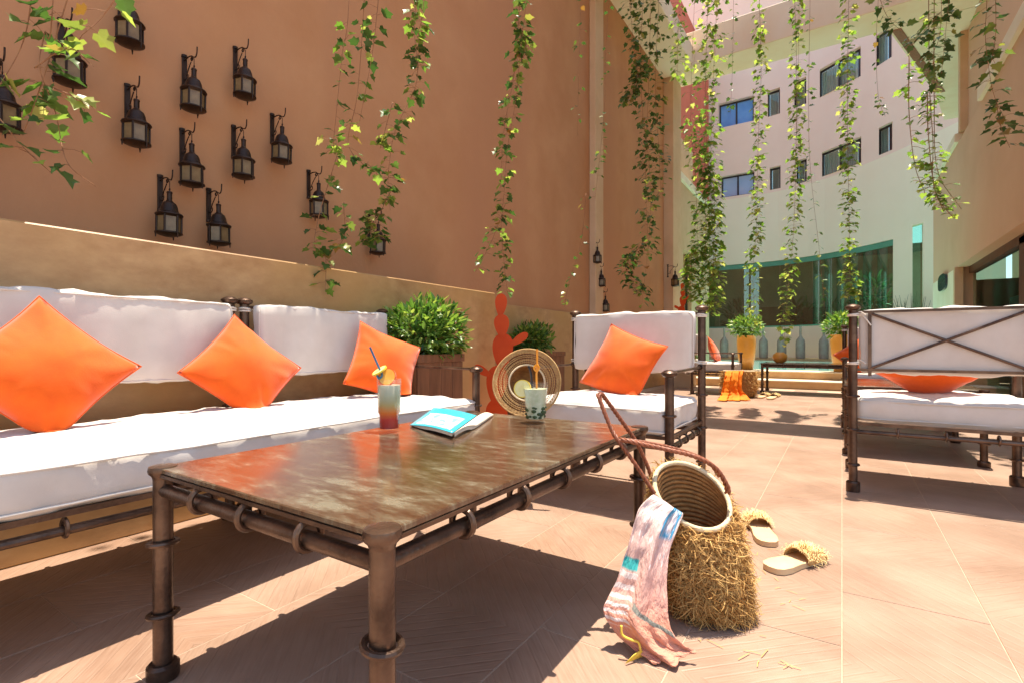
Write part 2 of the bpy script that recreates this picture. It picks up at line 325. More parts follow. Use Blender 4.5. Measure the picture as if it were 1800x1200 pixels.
def mat_scarf():
    m, nt, b = new_mat('pink_printed_scarf'); L = nt.links
    uv = N(nt, 'ShaderNodeUVMap'); uv.uv_map = 'UVMap'
    sp = N(nt, 'ShaderNodeSeparateXYZ'); L.new(uv.outputs[0], sp.inputs[0])
    n1 = N(nt, 'ShaderNodeTexNoise', Scale=3.0, Detail=3); L.new(uv.outputs[0], n1.inputs['Vector'])
    base = ramp(nt, sp.outputs[1], [(.35, (.68,.29,.20)), (.62, (.72,.43,.38)), (.85, (.76,.58,.54))])
    wv = N(nt, 'ShaderNodeTexWave', Scale=7.5, Distortion=1.5, Detail=2); wv.bands_direction = 'Y'; L.new(uv.outputs[0], wv.inputs['Vector'])
    st = ramp(nt, wv.outputs['Fac'], [(.45, (0,0,0)), (.6, (1,1,1))])
    def band(inp, a, b_, s=.02):
        return ramp(nt, inp, [(max(0, a-s), (0,0,0)), (a, (1,1,1)), (b_, (1,1,1)), (min(1, b_+s), (0,0,0))])
    def mul(p, q):
        k = nt.nodes.new('ShaderNodeMath'); k.operation = 'MULTIPLY'; L.new(p, k.inputs[0]); L.new(q, k.inputs[1]); return k.outputs[0]
    def mix(f, c1, c2):
        k = N(nt, 'ShaderNodeMix', data_type='RGBA'); L.new(f, k.inputs[0]); L.new(c1, k.inputs[6]); k.inputs[7].default_value = rgba(c2); return k.outputs[2]
    m1 = mul(mul(st, band(sp.outputs[1], .33, .58)), band(sp.outputs[0], 0, .36))
    c = mix(m1, base, (.80,.64,.60))
    m2 = mul(band(sp.outputs[0], .58, .93), mul(band(sp.outputs[1], .74, .93), ramp(nt, n1.outputs[0], [(.36, (0,0,0)), (.46, (1,1,1))])))
    c = mix(m2, c, (.05,.30,.52))
    m3 = mul(band(sp.outputs[1], .585, .62, .008), band(sp.outputs[0], .02, .34)); c = mix(m3, c, (.03,.40,.40))
    # grey wavy band
    ax = nt.nodes.new('ShaderNodeMath'); ax.operation = 'MULTIPLY_ADD'; L.new(sp.outputs[0], ax.inputs[0]); ax.inputs[1].default_value = .27; L.new(sp.outputs[1], ax.inputs[2])
    ay = nt.nodes.new('ShaderNodeMath'); ay.operation = 'MULTIPLY_ADD'; L.new(n1.outputs[0], ay.inputs[0]); ay.inputs[1].default_value = .06; L.new(ax.outputs[0], ay.inputs[2])
    m4 = mul(band(ay.outputs[0], .575, .605, .008), band(sp.outputs[0], .4, .98)); c = mix(m4, c, (.22,.22,.19))
    n5 = N(nt, 'ShaderNodeTexVoronoi', Scale=16); L.new(uv.outputs[0], n5.inputs['Vector'])
    m5 = mul(ramp(nt, n5.outputs[0], [(.16, (1,1,1)), (.26, (0,0,0))]), band(sp.outputs[1], .62, .97)); c = mix(m5, c, (.84,.80,.78))
    L.new(c, b.inputs['Base Color']); b.inputs['Roughness'].default_value = .9
    n6 = N(nt, 'ShaderNodeTexNoise', Scale=22, Detail=4); L.new(uv.outputs[0], n6.inputs['Vector'])
    bp = N(nt, 'ShaderNodeBump', Strength=.8, Distance=.010); L.new(n6.outputs[0], bp.inputs['Height']); L.new(bp.outputs[0], b.inputs['Normal'])
    return m
M_scarf = mat_scarf()

def mat_cover():
    m, nt, b = new_mat('printed_blue_cover'); L = nt.links
    uv = N(nt, 'ShaderNodeUVMap'); uv.uv_map = 'UVMap'; sp = N(nt, 'ShaderNodeSeparateXYZ'); L.new(uv.outputs[0], sp.inputs[0])
    def band(inp, a, b_, s=.01): return ramp(nt, inp, [(a-s, (0,0,0)), (a, (1,1,1)), (b_, (1,1,1)), (b_+s, (0,0,0))])
    def mul(p, q):
        k = nt.nodes.new('ShaderNodeMath'); k.operation = 'MULTIPLY'; L.new(p, k.inputs[0]); L.new(q, k.inputs[1]); return k.outputs[0]
    n = N(nt, 'ShaderNodeTexNoise', Scale=7, Detail=4); L.new(uv.outputs[0], n.inputs['Vector'])
    inside = ramp(nt, n.outputs[0], [(.40, (.22,.50,.66)), (.50, (.62,.74,.78)), (.62, (.76,.74,.74))])
    k = N(nt, 'ShaderNodeMix', data_type='RGBA'); L.new(mul(band(sp.outputs[0], .12, .90), band(sp.outputs[1], .08, .66)), k.inputs[0])
    k.inputs[6].default_value = (.03,.50,.66,1); L.new(inside, k.inputs[7]); L.new(k.outputs[2], b.inputs['Base Color']); b.inputs['Roughness'].default_value = .3
    return m
M_cover = mat_cover()

# ================================================================== SETTING
tag(MB().quad((-120,-120,-.03),(120,-120,-.03),(120,120,-.03),(-120,120,-.03)).build('ground', M_ground), kind='structure')

# floor: a grout bed and the tiles laid on it
floor = MB().box(-2.75, 3.2, -4.0, 9.42, -.02, -.0013).build('floor', M_grout); tag(floor, kind='structure')
TW, TL, G = .315, .63, .0026
tm = MB().box(-TW/2+G/2, TW/2-G/2, -TL/2+G/2, TL/2-G/2, -.012, 0, .0009).mesh('tile', M_tile)
tmh = MB().box(-TW/2+G/2, TW/2-G/2, -TL/2+G/2, TL/2-G/2, -.012, 0, .0009).mesh('tile', M_tile)
for i in range(-9, 6):
    for j in range(-2, 15):
        x = (i+.5)*TW; y = 1.09+.0+(j-.5)*TL+(TL/2 if i % 2 else 0)
        if y < .0 or y > 9.42-TL/2 or x < -2.60: continue
        o = bpy.data.objects.new('tile', tm); COL.objects.link(o); o.parent = floor
        o.location = (x, y, rnd(-.0005, .0007)); o.rotation_euler = (rnd(-.0006,.0006), rnd(-.001,.001), (0 if random.random() < .5 else math.pi))

# pool terrace: two steps, deck, water
st = MB(); st.box(-2.75, 1.9, 9.42, 9.92, 0, .118); st.box(-2.75, 1.9, 9.92, 10.45, 0, .25)
steps = st.build('pool_steps', M_stone); tag(steps, kind='structure')
MB().box(-2.75, 1.9, 9.405, 9.92, .118, .136, .003).build('nosing', M_nosing, steps)
MB().box(-2.75, 1.9, 9.905, 10.45, .25, .268, .003).build('nosing', M_nosing, steps)
tag(MB().quad((-2.75,10.45,.235),(1.9,10.45,.235),(2.6,18.7,.235),(-6,18.7,.235)).build('pool_water', M_water), kind='structure')
tag(MB().box(-6, 2.8, 18.7, 21.4, 0, .29).build('pool_ledge', M_stone), kind='structure')

# left side: stucco wall, pilaster, marble ledge, roof slab
XW = -2.75
w = thing('courtyard_wall', 'tall terracotta stucco wall behind the lanterns and the ochre ledge', 'wall', (XW, 3, 0))
MB().box(XW-.25, XW, -4, 9.3, 0, 8).build('wall_face', M_wall, w)
MB().box(XW, XW+.03, 3.135, 9.3, 0, 1.1, .004).build('stone_dado', M_marble, w)
tag(MB().box(XW, -2.2, -4, 3.13, 0, 1.1, .006).build('stone_ledge', M_marble), 'long ochre stone ledge running behind the white sofa', 'ledge')
tag(MB().box(XW+.002, XW+.09, 6.03, 6.29, 0, 5.58, .006).build('pilaster', M_tan), 'slim tan pilaster on the terracotta wall beside three small lanterns', 'pilaster')
tag(MB().box(XW-.2, XW+.16, 9.36, 9.90, 0, 5.68, .006).build('column', M_tan), 'tan corner column carrying the left end of the overhead beam', 'column')
tag(MB().box(XW-.4, -2.19, -4, 9.27, 5.6, 5.95, .01).build('roof_slab', M_beam), 'cream roof slab overhead along the terracotta wall', 'roof')
tag(MB().box(-2.185, 1.9, 5.63, 6.23, 5.7, 6.2, .01).build('planter_beam', M_beam), 'overhead beam above the seating from which ivy hangs', 'beam')
tag(MB().box(XW-.3, 2.6, 9.28, 9.96, 5.7, 6.3, .01).build('cross_beam', M_beam), 'broad cream beam crossing high above the pool steps', 'beam')
# left boundary beyond the column
lw = thing('garden_wall', 'lower pale wall beyond the column with a dark green window', 'wall', (XW, 11.4, 0))
MB().box(XW-.2, XW, 9.91, 10.68, 0, 4.05).box(XW-.2, XW, 10.68, 11.36, 2.7, 4.05).box(XW-.2, XW, 10.68, 11.36, 0, .9).box(XW-.2, XW, 11.36, 13.1, 0, 4.05).build('wall_face', M_tan, lw)
MB().box(XW-.24, XW+.06, 9.91, 13.14, 4.05, 4.2, .008).build('coping', M_cream, lw)
wd = MB().box(XW-.12, XW-.08, 10.68, 10.73, .9, 2.7).box(XW-.12, XW-.08, 11.31, 11.36, .9, 2.7).build('window', M_frame, lw)
MB().box(XW-.11, XW-.1, 10.73, 11.31, .9, 2.7).build('pane', M_gglass, wd)
rb = thing('red_building', 'red building rising beyond the left garden wall', 'building', (-4.6, 15, 0))
MB().box(-7, -4.4, 13.5, 20.9, 0, 12).build('wall', M_red, rb)
tag(MB().box(-4.0, -2.97, 10.2, 12.4, 0, 5.3, .01).build('roof_block', M_tan), 'square tan rooftop block above the garden wall coping', 'block')

# back building: curved facade
def fy(x): return 21.42-(.142*(x+2.9)**2 if x > -2.9 else 0)
def fx(u):
    t = (u-CX)/F; k = (t*CT-ST)/(t*ST+CT); y = 20
    for _ in range(30): y = fy(k*y)
    return k*y
hb = thing('hotel_building', 'pink and pale green building with a curved facade behind the pool', 'building', (-1, 21, 0))
WIN = []                                     # x0, x1, z0, z1, kind
for (u0, u1, kd) in ((1263,1325,'blue'), (1349,1371,'curtain'), (1396,1417,'curtain'), (1441,1513,'curtain'), (1541,1568,'curtain')):
    WIN.append((fx(u0), fx(u1), 9.4, 10.38, kd)); WIN.append((fx(u0+4), fx(u1+1), 6.6, 7.45, 'pale' if kd == 'blue' else kd))
    WIN.append((fx(u0), fx(u1), 12.3, 13.3, kd))
GL = (fx(1215), fx(1570), 1.41, 3.9, 'glass'); SLOT = (fx(1604), fx(1623), .3, 4.15, 'slot')
HOLES = WIN+[GL, SLOT]
def facade(z0, z1, name, m):
    xs = set([-8+.5*i for i in range(23)]+[3.2]); zs = {z0, z1}
    for h in HOLES:
        if h[2] < z1 and h[3] > z0: xs |= {h[0], h[1]}; zs |= {max(z0, h[2]), min(z1, h[3])}
    xs = sorted(xs); zs = sorted(zs); mb = MB()
    for a, b_ in zip(xs, xs[1:]):
        if b_-a < 1e-5: continue
        for c, d in zip(zs, zs[1:]):
            mx, mz = (a+b_)/2, (c+d)/2
            if any(h[0] < mx < h[1] and h[2] < mz < h[3] for h in HOLES): continue
            mb.quad((a,fy(a),c),(b_,fy(b_),c),(b_,fy(b_),d),(a,fy(a),d))
    for h in HOLES:
        if not (h[2] >= z0-.01 and h[3] <= z1+.01): continue
        x0, x1, c, d = h[:4]; D = .28 if h[4] != 'glass' else .12
        n = 10 if h[4] == 'glass' else 1
        mb.quad((x0,fy(x0),c),(x0,fy(x0),d),(x0,fy(x0)+D,d),(x0,fy(x0)+D,c)); mb.quad((x1,fy(x1),c),(x1,fy(x1)+D,c),(x1,fy(x1)+D,d),(x1,fy(x1),d))
        for i in range(n):
            p = x0+(x1-x0)*i/n; q = x0+(x1-x0)*(i+1)/n
            mb.quad((p,fy(p),c),(p,fy(p)+D,c),(q,fy(q)+D,c),(q,fy(q),c)); mb.quad((p,fy(p),d),(q,fy(q),d),(q,fy(q)+D,d),(p,fy(p)+D,d))
    mb.build(name, m, hb, ang=20)
facade(0, 6.5, 'lower_wall', M_pale); facade(6.5, 17, 'upper_wall', M_pink)
def fbox(mb, x0, x1, o0, o1, z0, z1):         # box that follows the facade, o = distance behind it
    return mb.add([(x0,fy(x0)+o0,z0),(x1,fy(x1)+o0,z0),(x1,fy(x1)+o1,z0),(x0,fy(x0)+o1,z0),(x0,fy(x0)+o0,z1),(x1,fy(x1)+o0,z1),(x1,fy(x1)+o1,z1),(x0,fy(x0)+o1,z1)],
                  [(0,3,2,1),(4,5,6,7),(0,1,5,4),(1,2,6,5),(2,3,7,6),(3,0,4,7)])
for (x0, x1, z0, z1, kd) in WIN:
    f = MB(); t = .06
    fbox(f, x0, x1, .18, .24, z1-t, z1); fbox(f, x0, x1, .18, .24, z0, z0+t); fbox(f, x0, x0+t, .18, .24, z0+t, z1-t); fbox(f, x1-t, x1, .18, .24, z0+t, z1-t)
    xm = (x0+x1)/2
    two = x1-x0 > .9
    if two: fbox(f, xm-.03, xm+.03, .17, .24, z0+t, z1-t)
    fo = f.build('window', M_frame, hb, ang=0)
    for a, b_ in (((x0+t, xm-.03), (xm+.03, x1-t)) if two else ((x0+t, x1-t),)):
        if kd in ('blue', 'pale'):
            fbox(MB(), a, b_, .205, .215, z0+t, z1-t).build('pane', M_bluepane if kd == 'blue' else M_palepane, fo, hb['_o'], ang=0)
        else:
            fbox(MB(), a, b_, .205, .215, z0+t, z1-t).build('pane', M_sglass, fo, hb['_o'], ang=0)
            nn = 14; mb = MB()
            mb.grid(lambda p, q: Vector((a+(b_-a)*p, fy(a+(b_-a)*p)+.34+.03*math.sin(p*40), z0+(z1-z0)*q)), 40, 1)
            mb.build('curtain', M_curtain, fo, hb['_o'], 60)
# ground-floor glass wall
gx0, gx1 = GL[0], GL[1]; NP = 6
gw = MB(); gw2 = MB()
for i in range(12):
    p = gx0+(gx1-gx0)*i/12; q = gx0+(gx1-gx0)*(i+1)/12
    fbox(gw, p, q, .03, .13, 3.72, 3.89); fbox(gw2, p, q, .03, .13, 1.41, 1.46)
gwo = gw.build('glass_wall', M_green, hb, ang=0); gw2.build('sill', M_green, gwo, hb['_o'], ang=0)
for i in range(NP):
    p = gx0+(gx1-gx0)*i/NP; q = gx0+(gx1-gx0)*(i+1)/NP; mb = MB()
    for k in range(3): fbox(mb, p+(q-p)*k/3+(.01 if k == 0 else 0), p+(q-p)*(k+1)/3, .07, .08, 1.46, 3.72)
    mb.build('pane', M_gglass, gwo, hb['_o'], 60)
fbox(MB(), SLOT[0], SLOT[1], .2, .21, .3, 4.15).build('slot_pane', M_gglass, hb, ang=0)
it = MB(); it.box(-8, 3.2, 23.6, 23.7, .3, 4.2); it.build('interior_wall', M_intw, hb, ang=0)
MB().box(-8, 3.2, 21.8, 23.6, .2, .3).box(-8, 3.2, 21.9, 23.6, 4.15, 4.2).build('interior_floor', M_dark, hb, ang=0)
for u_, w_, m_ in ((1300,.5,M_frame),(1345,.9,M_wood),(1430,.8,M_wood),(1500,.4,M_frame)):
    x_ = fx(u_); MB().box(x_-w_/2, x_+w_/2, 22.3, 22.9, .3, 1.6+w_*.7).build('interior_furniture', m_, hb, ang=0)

# right side: upper wall, parapet, loggia, shopfront
XR = 1.57
rw = thing('right_wing', 'tan building wing on the right with a balcony above a shopfront', 'building', (2.5, 9, 0))
rm = MB(); rm.box(XR, XR+.25, 3.2, 13.4, 1.98, 3.98); rm.box(XR, XR+1.6, 13.15, 13.4, 0, 1.98)
rm.box(XR+.002, XR+.25, 10.95, 13.15, 0, 1.98)
rm.build('wall', M_wallr, rw)
MB().box(XR+.1, XR+.35, 3.2, 10.62, 4.16, 9).build('upper_wall', M_wallr, rw)
MB().box(XR-.05, XR+.3, 3.2, 9.1, 3.98, 4.16, .008).box(XR-.05, XR+.3, 10.72, 13.4, 3.98, 4.12, .008).build('balcony_coping', M_cream, rw)
MB().box(XR, XR+.14, 10.62, 10.76, 4.12, 5.7, .006).build('balcony_post', M_tan, rw)
MB().box(XR+1.5, XR+1.6, 3.2, 15, 0, 9).build('balcony_back_wall', M_tan, rw)
MB().box(XR+.25, XR+1.5, 3.2, 13.4, 3.0, 3.1).build('balcony_floor', M_tan, rw)
# slanting roof slab between the beam and the wing
sl_ = [(.62,9.965),(1.55,12.97),(1.9,14.6),(3.3,14.6),(3.3,9.965)]
mb = MB(); n = len(sl_); mb.add([(x,y,5.7) for x, y in sl_]+[(x,y,6.0) for x, y in sl_], [tuple(range(n))[::-1], tuple(range(n, 2*n))]+[(i,(i+1) % n,(i+1) % n+n,i+n) for i in range(n)])
canopy = mb.build('canopy_slab', M_beam, ang=0); tag(canopy, 'slanting cream canopy slab between cross beam and right wing', 'canopy')
MB().add([(.66,9.99,5.69),(.78,9.99,5.69),(1.70,12.95,5.69),(1.58,12.95,5.69),(.66,9.99,5.699),(.78,9.99,5.699),(1.70,12.95,5.699),(1.58,12.95,5.699)],
         [(0,3,2,1),(0,1,5,4),(1,2,6,5),(2,3,7,6),(3,0,4,7)]).build('drip_strip', M_wood2, canopy, ang=0)
# white panel with a dark rounded lens-shaped panel; shopfront
MB().box(XR-.012, XR, 11.0, 13.38, .0, 1.97, .003).build('white_panel', M_cream, rw)
def squircle(cy, cz, ry, rz, x0, x1):
    n = 28; mb = MB(); pts = []
    for k in range(n):
        a = 2*math.pi*k/n; e = .62
        pts.append((cy+ry*math.copysign(abs(math.cos(a))**e, math.cos(a)), cz+rz*math.copysign(abs(math.sin(a))**e, math.sin(a))))
    return mb.add([(x0,y,z) for y, z in pts]+[(x1,y,z) for y, z in pts], [tuple(range(n)), tuple(range(n, 2*n))[::-1]]+[(i,(i+1) % n,(i+1) % n+n,i+n) for i in range(n)])
M_lens = mat('dark_blue_lens', (.02,.03,.04), (.03,.045,.06), 2, .08, bump=0)
lc = atx(1657, 497, XR-.03)
squircle(lc.y, lc.z, .40, .15, XR-.05, XR-.012).build('rounded_panel', M_lens, rw, ang=30)
MB().box(XR-.03, XR+.08, 10.86, 10.97, 0, 1.98).build('shop_post', M_tan, rw)
sg = thing('shopfront', 'glass shopfront with dark wooden posts under the right wing', 'shopfront', (1.8, 8, 0))
sw = MB(); 
for yy in (8.0, 6.4, 4.8, 3.3): sw.box(1.72, 1.82, yy-.12, yy+.12, 0, 1.95)
sw.box(1.72, 1.82, 3.2, 10.86, 1.87, 1.98); sw.build('post_frame', M_wood, sg)
for a, b_ in ((8.14, 10.84), (6.54, 7.86), (4.94, 6.26)):
    MB().box(1.765, 1.775, a, b_, .05, 1.86).build('pane', M_sglass, sg, ang=0)
MB().box(1.70, 1.76, 6.7, 7.8, 0, 1.9, .004).build('door_panel', M_wood2, sg)
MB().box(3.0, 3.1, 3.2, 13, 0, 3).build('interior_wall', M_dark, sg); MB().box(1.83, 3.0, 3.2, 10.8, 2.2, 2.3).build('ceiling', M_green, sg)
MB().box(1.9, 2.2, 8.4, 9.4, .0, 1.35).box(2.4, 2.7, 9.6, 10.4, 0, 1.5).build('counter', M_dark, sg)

# ================================================================== FURNITURE
def post(mb, x, y, h, r=.0185, rings=(.20,.375)):
    mb.cyl((x,y,0.0),(x,y,h), r, r, 14)
    mb.lathe([(r*1.55,0),(r*1.6,.006),(r*1.6,.044),(r*1.35,.05)], (x,y,0), 14)
    mb.lathe([(r*1.0,-.004),(r*1.5,.0),(r*1.75,.008),(r*1.75,.014),(r*1.2,.022),(r*.5,.026)], (x,y,h), 14)
    for z in rings: mb.ring((x,y,z), (0,0,1), r*1.28, .0055, 14, 6)
def soft_box(x0, x1, y0, y1, z0, z1, puff=.02, rad=.03, seed=0, nx=28, ny=20, wr=.004):
    """an upholstered box: rounded edges, a puffed top and bottom, and slight creases"""
    cx, cy, cz = (x0+x1)/2, (y0+y1)/2, (z0+z1)/2; hx, hy, hz = (x1-x0)/2, (y1-y0)/2, (z1-z0)/2
    nz = 6; vs_ = {}; mb = MB()
    def P(a, b, c):
        p = Vector((a*hx, b*hy, c*hz))
        q = Vector((max(-hx+rad, min(hx-rad, p.x)), max(-hy+rad, min(hy-rad, p.y)), max(-hz+rad, min(hz-rad, p.z))))
        d = p-q
        if d.length > 1e-9: p = q+d.normalized()*min(rad, d.length) if d.length > rad else p
        s_ = (1-a*a)*(1-b*b); p.z += c*puff*s_**.6
        k = mnoise.noise(Vector((p.x*7+seed*7, p.y*7, p.z*9)))+.7*mnoise.noise(Vector((p.x*14+p.z*18+seed*3, p.y*16, p.z*8)))+.4*mnoise.noise(Vector((p.x*40+seed, p.y*30-p.x*10, p.z*16)))
        nrm = Vector((a**7, b**7, c)).normalized()
        p += nrm*wr*k
        return p+Vector((cx, cy, cz))
    U = lambda n: [math.sin(math.pi/2*(-1+2*i/n))*.35+(-1+2*i/n)*.65 for i in range(n+1)]
    ax, by, cz_ = U(nx), U(ny), U(nz)
    for c in (-1, 1): mb.add([P(a, b, c) for b in by for a in ax], [(j*(nx+1)+i, j*(nx+1)+i+1, (j+1)*(nx+1)+i+1, (j+1)*(nx+1)+i)[::c] for j in range(ny) for i in range(nx)])
    for b in (-1, 1): mb.add([P(a, b, c) for c in cz_ for a in ax], [(j*(nx+1)+i, j*(nx+1)+i+1, (j+1)*(nx+1)+i+1, (j+1)*(nx+1)+i)[::-b] for j in range(nz) for i in range(nx)])
    for a in (-1, 1): mb.add([P(a, b, c) for c in cz_ for b in by], [(j*(ny+1)+i, j*(ny+1)+i+1, (j+1)*(ny+1)+i+1, (j+1)*(ny+1)+i)[::a] for j in range(nz) for i in range(ny)])
    # weld
    bm = bmesh.new(); vv = [bm.verts.new(p) for p in mb.v]
    for f in mb.f: bm.faces.new([vv[i] for i in f])
    bmesh.ops.remove_doubles(bm, verts=bm.verts, dist=1e-5); bmesh.ops.recalc_face_normals(bm, faces=bm.faces)
    return MB().bm(bm)
def piping(x0, x1, y0, y1, z, r=.0035, rad=.03):
    pts = []
    for (cx, cy, a0) in ((x1-rad,y1-rad,0),(x0+rad,y1-rad,90),(x0+rad,y0+rad,180),(x1-rad,y0+rad,270)):
        for k in range(5):
            a = R(a0+k*22.5); pts.append(Vector((cx+rad*math.cos(a), cy+rad*math.sin(a), z+.002*math.sin(cx*40+cy*30+k))))
    dense = []
    for i in range(len(pts)):
        a, b = pts[i], pts[(i+1) % len(pts)]; n = max(1, int((b-a).length/.06))
        for k in range(n): q = a.lerp(b, k/n); q.z += .003*mnoise.noise(q*8); dense.append(q)
    return MB().tube(dense, r, 6, True)
def tie(p, side=1, seed=1):
    rr = random.Random(seed); mb = MB(); p = Vector(p)
    mb.ring(p, (0,0,1), .0215, .004, 14, 6); mb.ring(p+Vector((0,0,.008)), (.1,.1,1), .0215, .004, 14, 6)
    for k in range(2):
        d = Vector((side*.05*(1+.4*k), -.03*rr.choice((-1, 1)), .012-.03*k))
        mb.tube(spline([p+Vector((0,-.02,0)), p+d*.5+Vector((0,-.01,.012)), p+d+Vector((0,-.012,-.01-.02*k))], 5), [.0045]*6+[.003]*5, 6)
    return mb
def rail_set(mb, rg, p, q, z1, z2, n, r=.0105):
    p = Vector(p); q = Vector(q)
    mb.cyl((p.x,p.y,z2),(q.x,q.y,z2), r, r, 10)
    d = (q-p).normalized(); nrm = Vector((-d.y, d.x, 0))*.007
    a, b = p+nrm, q-nrm
    mb.box(min(a.x,b.x), max(a.x,b.x), min(a.y,b.y), max(a.y,b.y), z1-.008, z1+.006)
    for k in range(n):
        c = p.lerp(q, (k+1)/(n+1)); rg.ring((c.x,c.y,z2+.006), d, .0195, .0048, 14, 6)
def seat_unit(root, x0, x1, dep, sd):
    """frame, arms-free back with X brace, rails - one bay of a chair or sofa (local: back at y=0, front at y=-dep)"""
    bf = MB(); a, b = x0+.066, x1-.066; z0, z1 = .588, .862
    bf.box(x0+.01, x1-.01, -.007, .007, z1-.006, z1+.006); bf.box(x0+.01, x1-.01, -.007, .007, z0-.006, z0+.006)
    for x in (a, b): bf.box(x-.007, x+.007, -.006, .006, z0-.03, z1-.0065)
    bf.cyl((a,-.001,z0+.006),(b,-.001,z1-.006), .0062, n=8); bf.cyl((a,.0015,z1-.006),(b,.0015,z0+.006), .0062, n=8)
    bf.build('back_frame', M_iron, root)
def chair(name, label, cat, bays, dep, group, seed=0, loc=(0,0,0), rz=0):
    """bays: list of (x0, x1) of back bays in local x; returns the root"""
    root = thing(name, label, cat, loc, rz, group, world=False)
    X0, X1 = bays[0][0], bays[-1][1]
    for (x0, x1) in bays:
        seat_unit(root, x0, x1, dep, seed)
        for x in (x0, x1):
            mb = MB(); post(mb, x, 0, .875, rings=(.13,.30,.46)); mb.build('back_post', M_iron, root)
            MBt = tie((x, 0, .845), 1 if x == x0 else -1, seed+int(x*50)); MBt.build('tie', M_tie, root)
            tie((x, 0, .615), 1 if x == x0 else -1, seed+int(x*70)+3).build('tie', M_tie, root)
        c = soft_box(x0+.024, x1-.024, -.070, -.012, .575, .868, .006, .016, seed+int(x0*9), 44, 10, .0085)
        cu = c.build('back_cushion', M_white, root, ang=180)
        pp_ = piping(x0+.026, x1-.026, .580, .863, 0, .003, .03); pp_.v = [Vector((p.x, -.064-p.z, p.y)) for p in pp_.v]; pp_.build('piping', M_white, cu, ang=180)
    for x in (X0, X1):
        mb = MB(); post(mb, x, -dep, .58, rings=(.13,.30,.42)); mb.build('front_leg', M_iron, root)
        mb = MB().cyl((x,-dep,.592),(x,-.004,.598), .0065, n=8); mb.ring((x,-.03,.598), (0,1,0), .011, .004, 10, 5); mb.build('arm_rail', M_iron, root)
    fr = MB(); rg = MB()
    wdt = X1-X0; nb = max(3, int(wdt/.19))
    rail_set(fr, rg, (X0,-dep,0), (X1,-dep,0), .330, .290, nb); rail_set(fr, rg, (X1,0,0), (X0,0,0), .330, .290, nb)
    rail_set(fr, rg, (X0,0,0), (X0,-dep,0), .330, .290, 4); rail_set(fr, rg, (X1,-dep,0), (X1,0,0), .330, .290, 4)
    fo = fr.build('seat_frame', M_iron, root); rg.build('frame_ring', M_iron, fo)
    for k in range(3): pass
    s = soft_box(X0+.012, X1-.012, -dep-.015, -.03, .337, .452, .020, .026, seed, int(40*max(1, wdt/.7)), 30, .0085)
    so_ = s.build('seat_cushion', M_white, root, ang=180)
    piping(X0+.012, X1-.012, -dep-.016, -.03, .437).build('piping', M_white, so_, ang=180)
    piping(X0+.012, X1-.012, -dep-.016, -.03, .352).build('piping', M_white, so_, ang=180)
    return root

GRP = 'iron armchairs with white cushions'
ch0 = chair('armchair', 'white cushioned iron armchair with straw hat hung on its arm post', 'armchair', [(0, .69)], .56, GRP, 3, (-1.27, 2.60, 0), 0)
def chair_copy(label, loc, rz):
    c = copy_tree(ch0); c.location = loc; c.rotation_euler = (0,0,rz); c['label'] = label; return c
chair_copy('white iron armchair seen from behind with crossed bars on its back', (.735, 2.944, 0), math.pi)
chair_copy('white iron armchair facing the camera beyond the right coffee table', (.02, 5.78, 0), 0)
chair_copy('white iron armchair at the right edge facing left beside the coffee table', (1.50, 3.95, 0), -math.pi/2)
chair_copy('small distant iron armchair near pool steps with dark orange cushion', (-1.86, 7.72, 0), math.pi/2)
sofa = chair('sofa', 'long white cushioned iron sofa along the ochre ledge', 'sofa', [(-.55,.24),(.30,1.09),(1.15,1.905)], .64, None, 5, (-2.09, 0, 0), math.pi/2)

# ---- coffee tables
def coffee_table(label, x0, x1, y0, y1, h=.447):
    cx, cy = (x0+x1)/2, (y0+y1)/2
    t = thing('coffee_table', label, 'coffee table', (cx, cy, 0), 0, 'low iron coffee tables', world=False)
    hx, hy = (x1-x0)/2, (y1-y0)/2; i = .02; r = .0185
    mb = MB(); mb.box(-hx+i*.4, hx-i*.4, -hy+i*.4, hy-i*.4, h-.012, h-.001, .002)
    tp = mb.build('tabletop', M_top, t)
    eb = MB()
    for a, b, c, d in ((-hx+.03, hx-.03, -hy+.006, -hy+.012), (-hx+.03, hx-.03, hy-.012, hy-.006), (-hx+.006, -hx+.012, -hy+.03, hy-.03), (hx-.012, hx-.006, -hy+.03, hy-.03)):
        eb.box(a, b, c, d, h-.019, h-.0125)
    eb.build('edge_strip', M_iron, t)
    for sx in (-1, 1):
        for sy in (-1, 1):
            x, y = sx*(hx-i), sy*(hy-i); l = MB()
            l.cyl((x,y,0),(x,y,h-.02), r, r, 20)
            l.lathe([(r,-.026),(r*1.1,-.020),(r*1.42,-.014),(r*1.5,-.007),(r*1.4,.0005),(r*.9,.0022)], (x,y,h), 20)
            l.lathe([(r*1.55,0),(r*1.65,.005),(r*1.65,.028),(r*1.35,.034)], (x,y,0), 20)
            for z in (.135, .285): l.ring((x,y,z), (.12*sx,.05,1), r*1.42, .0055, 22, 8)
            l.build('leg', M_iron, t)
    for (p, q, n) in (((-hx+i,-hy+i),(hx-i,-hy+i),3), ((hx-i,-hy+i),(hx-i,hy-i),5), ((hx-i,hy-i),(-hx+i,hy-i),3), ((-hx+i,hy-i),(-hx+i,-hy+i),5)):
        mb = MB(); p = Vector((*p, h-.050)); q = Vector((*q, h-.050)); d = (q-p).normalized()
        mb.cyl(p, q, .0138, n=16); rl = mb.build('rail', M_iron, t)
        for k in range(n):
            c = p.lerp(q, (k+1)/(n+1)); g = MB().ring(c+Vector((0,0,.006)), d, .0225, .0060, 20, 8)
            g.cyl(c+Vector((0,0,.026)), c+Vector((0,0,.037)), .007, n=8); g.build('ring', M_iron, rl)
    return t
coffee_table('low iron coffee table with worn top holding drinks and a book', -1.222, -.515, .468, 1.572)
coffee_table('low iron coffee table behind the right armchair', .01, .71, 3.93, 4.85)
coffee_table('low iron coffee table standing by the pool steps', -1.02, .12, 8.36, 9.0)

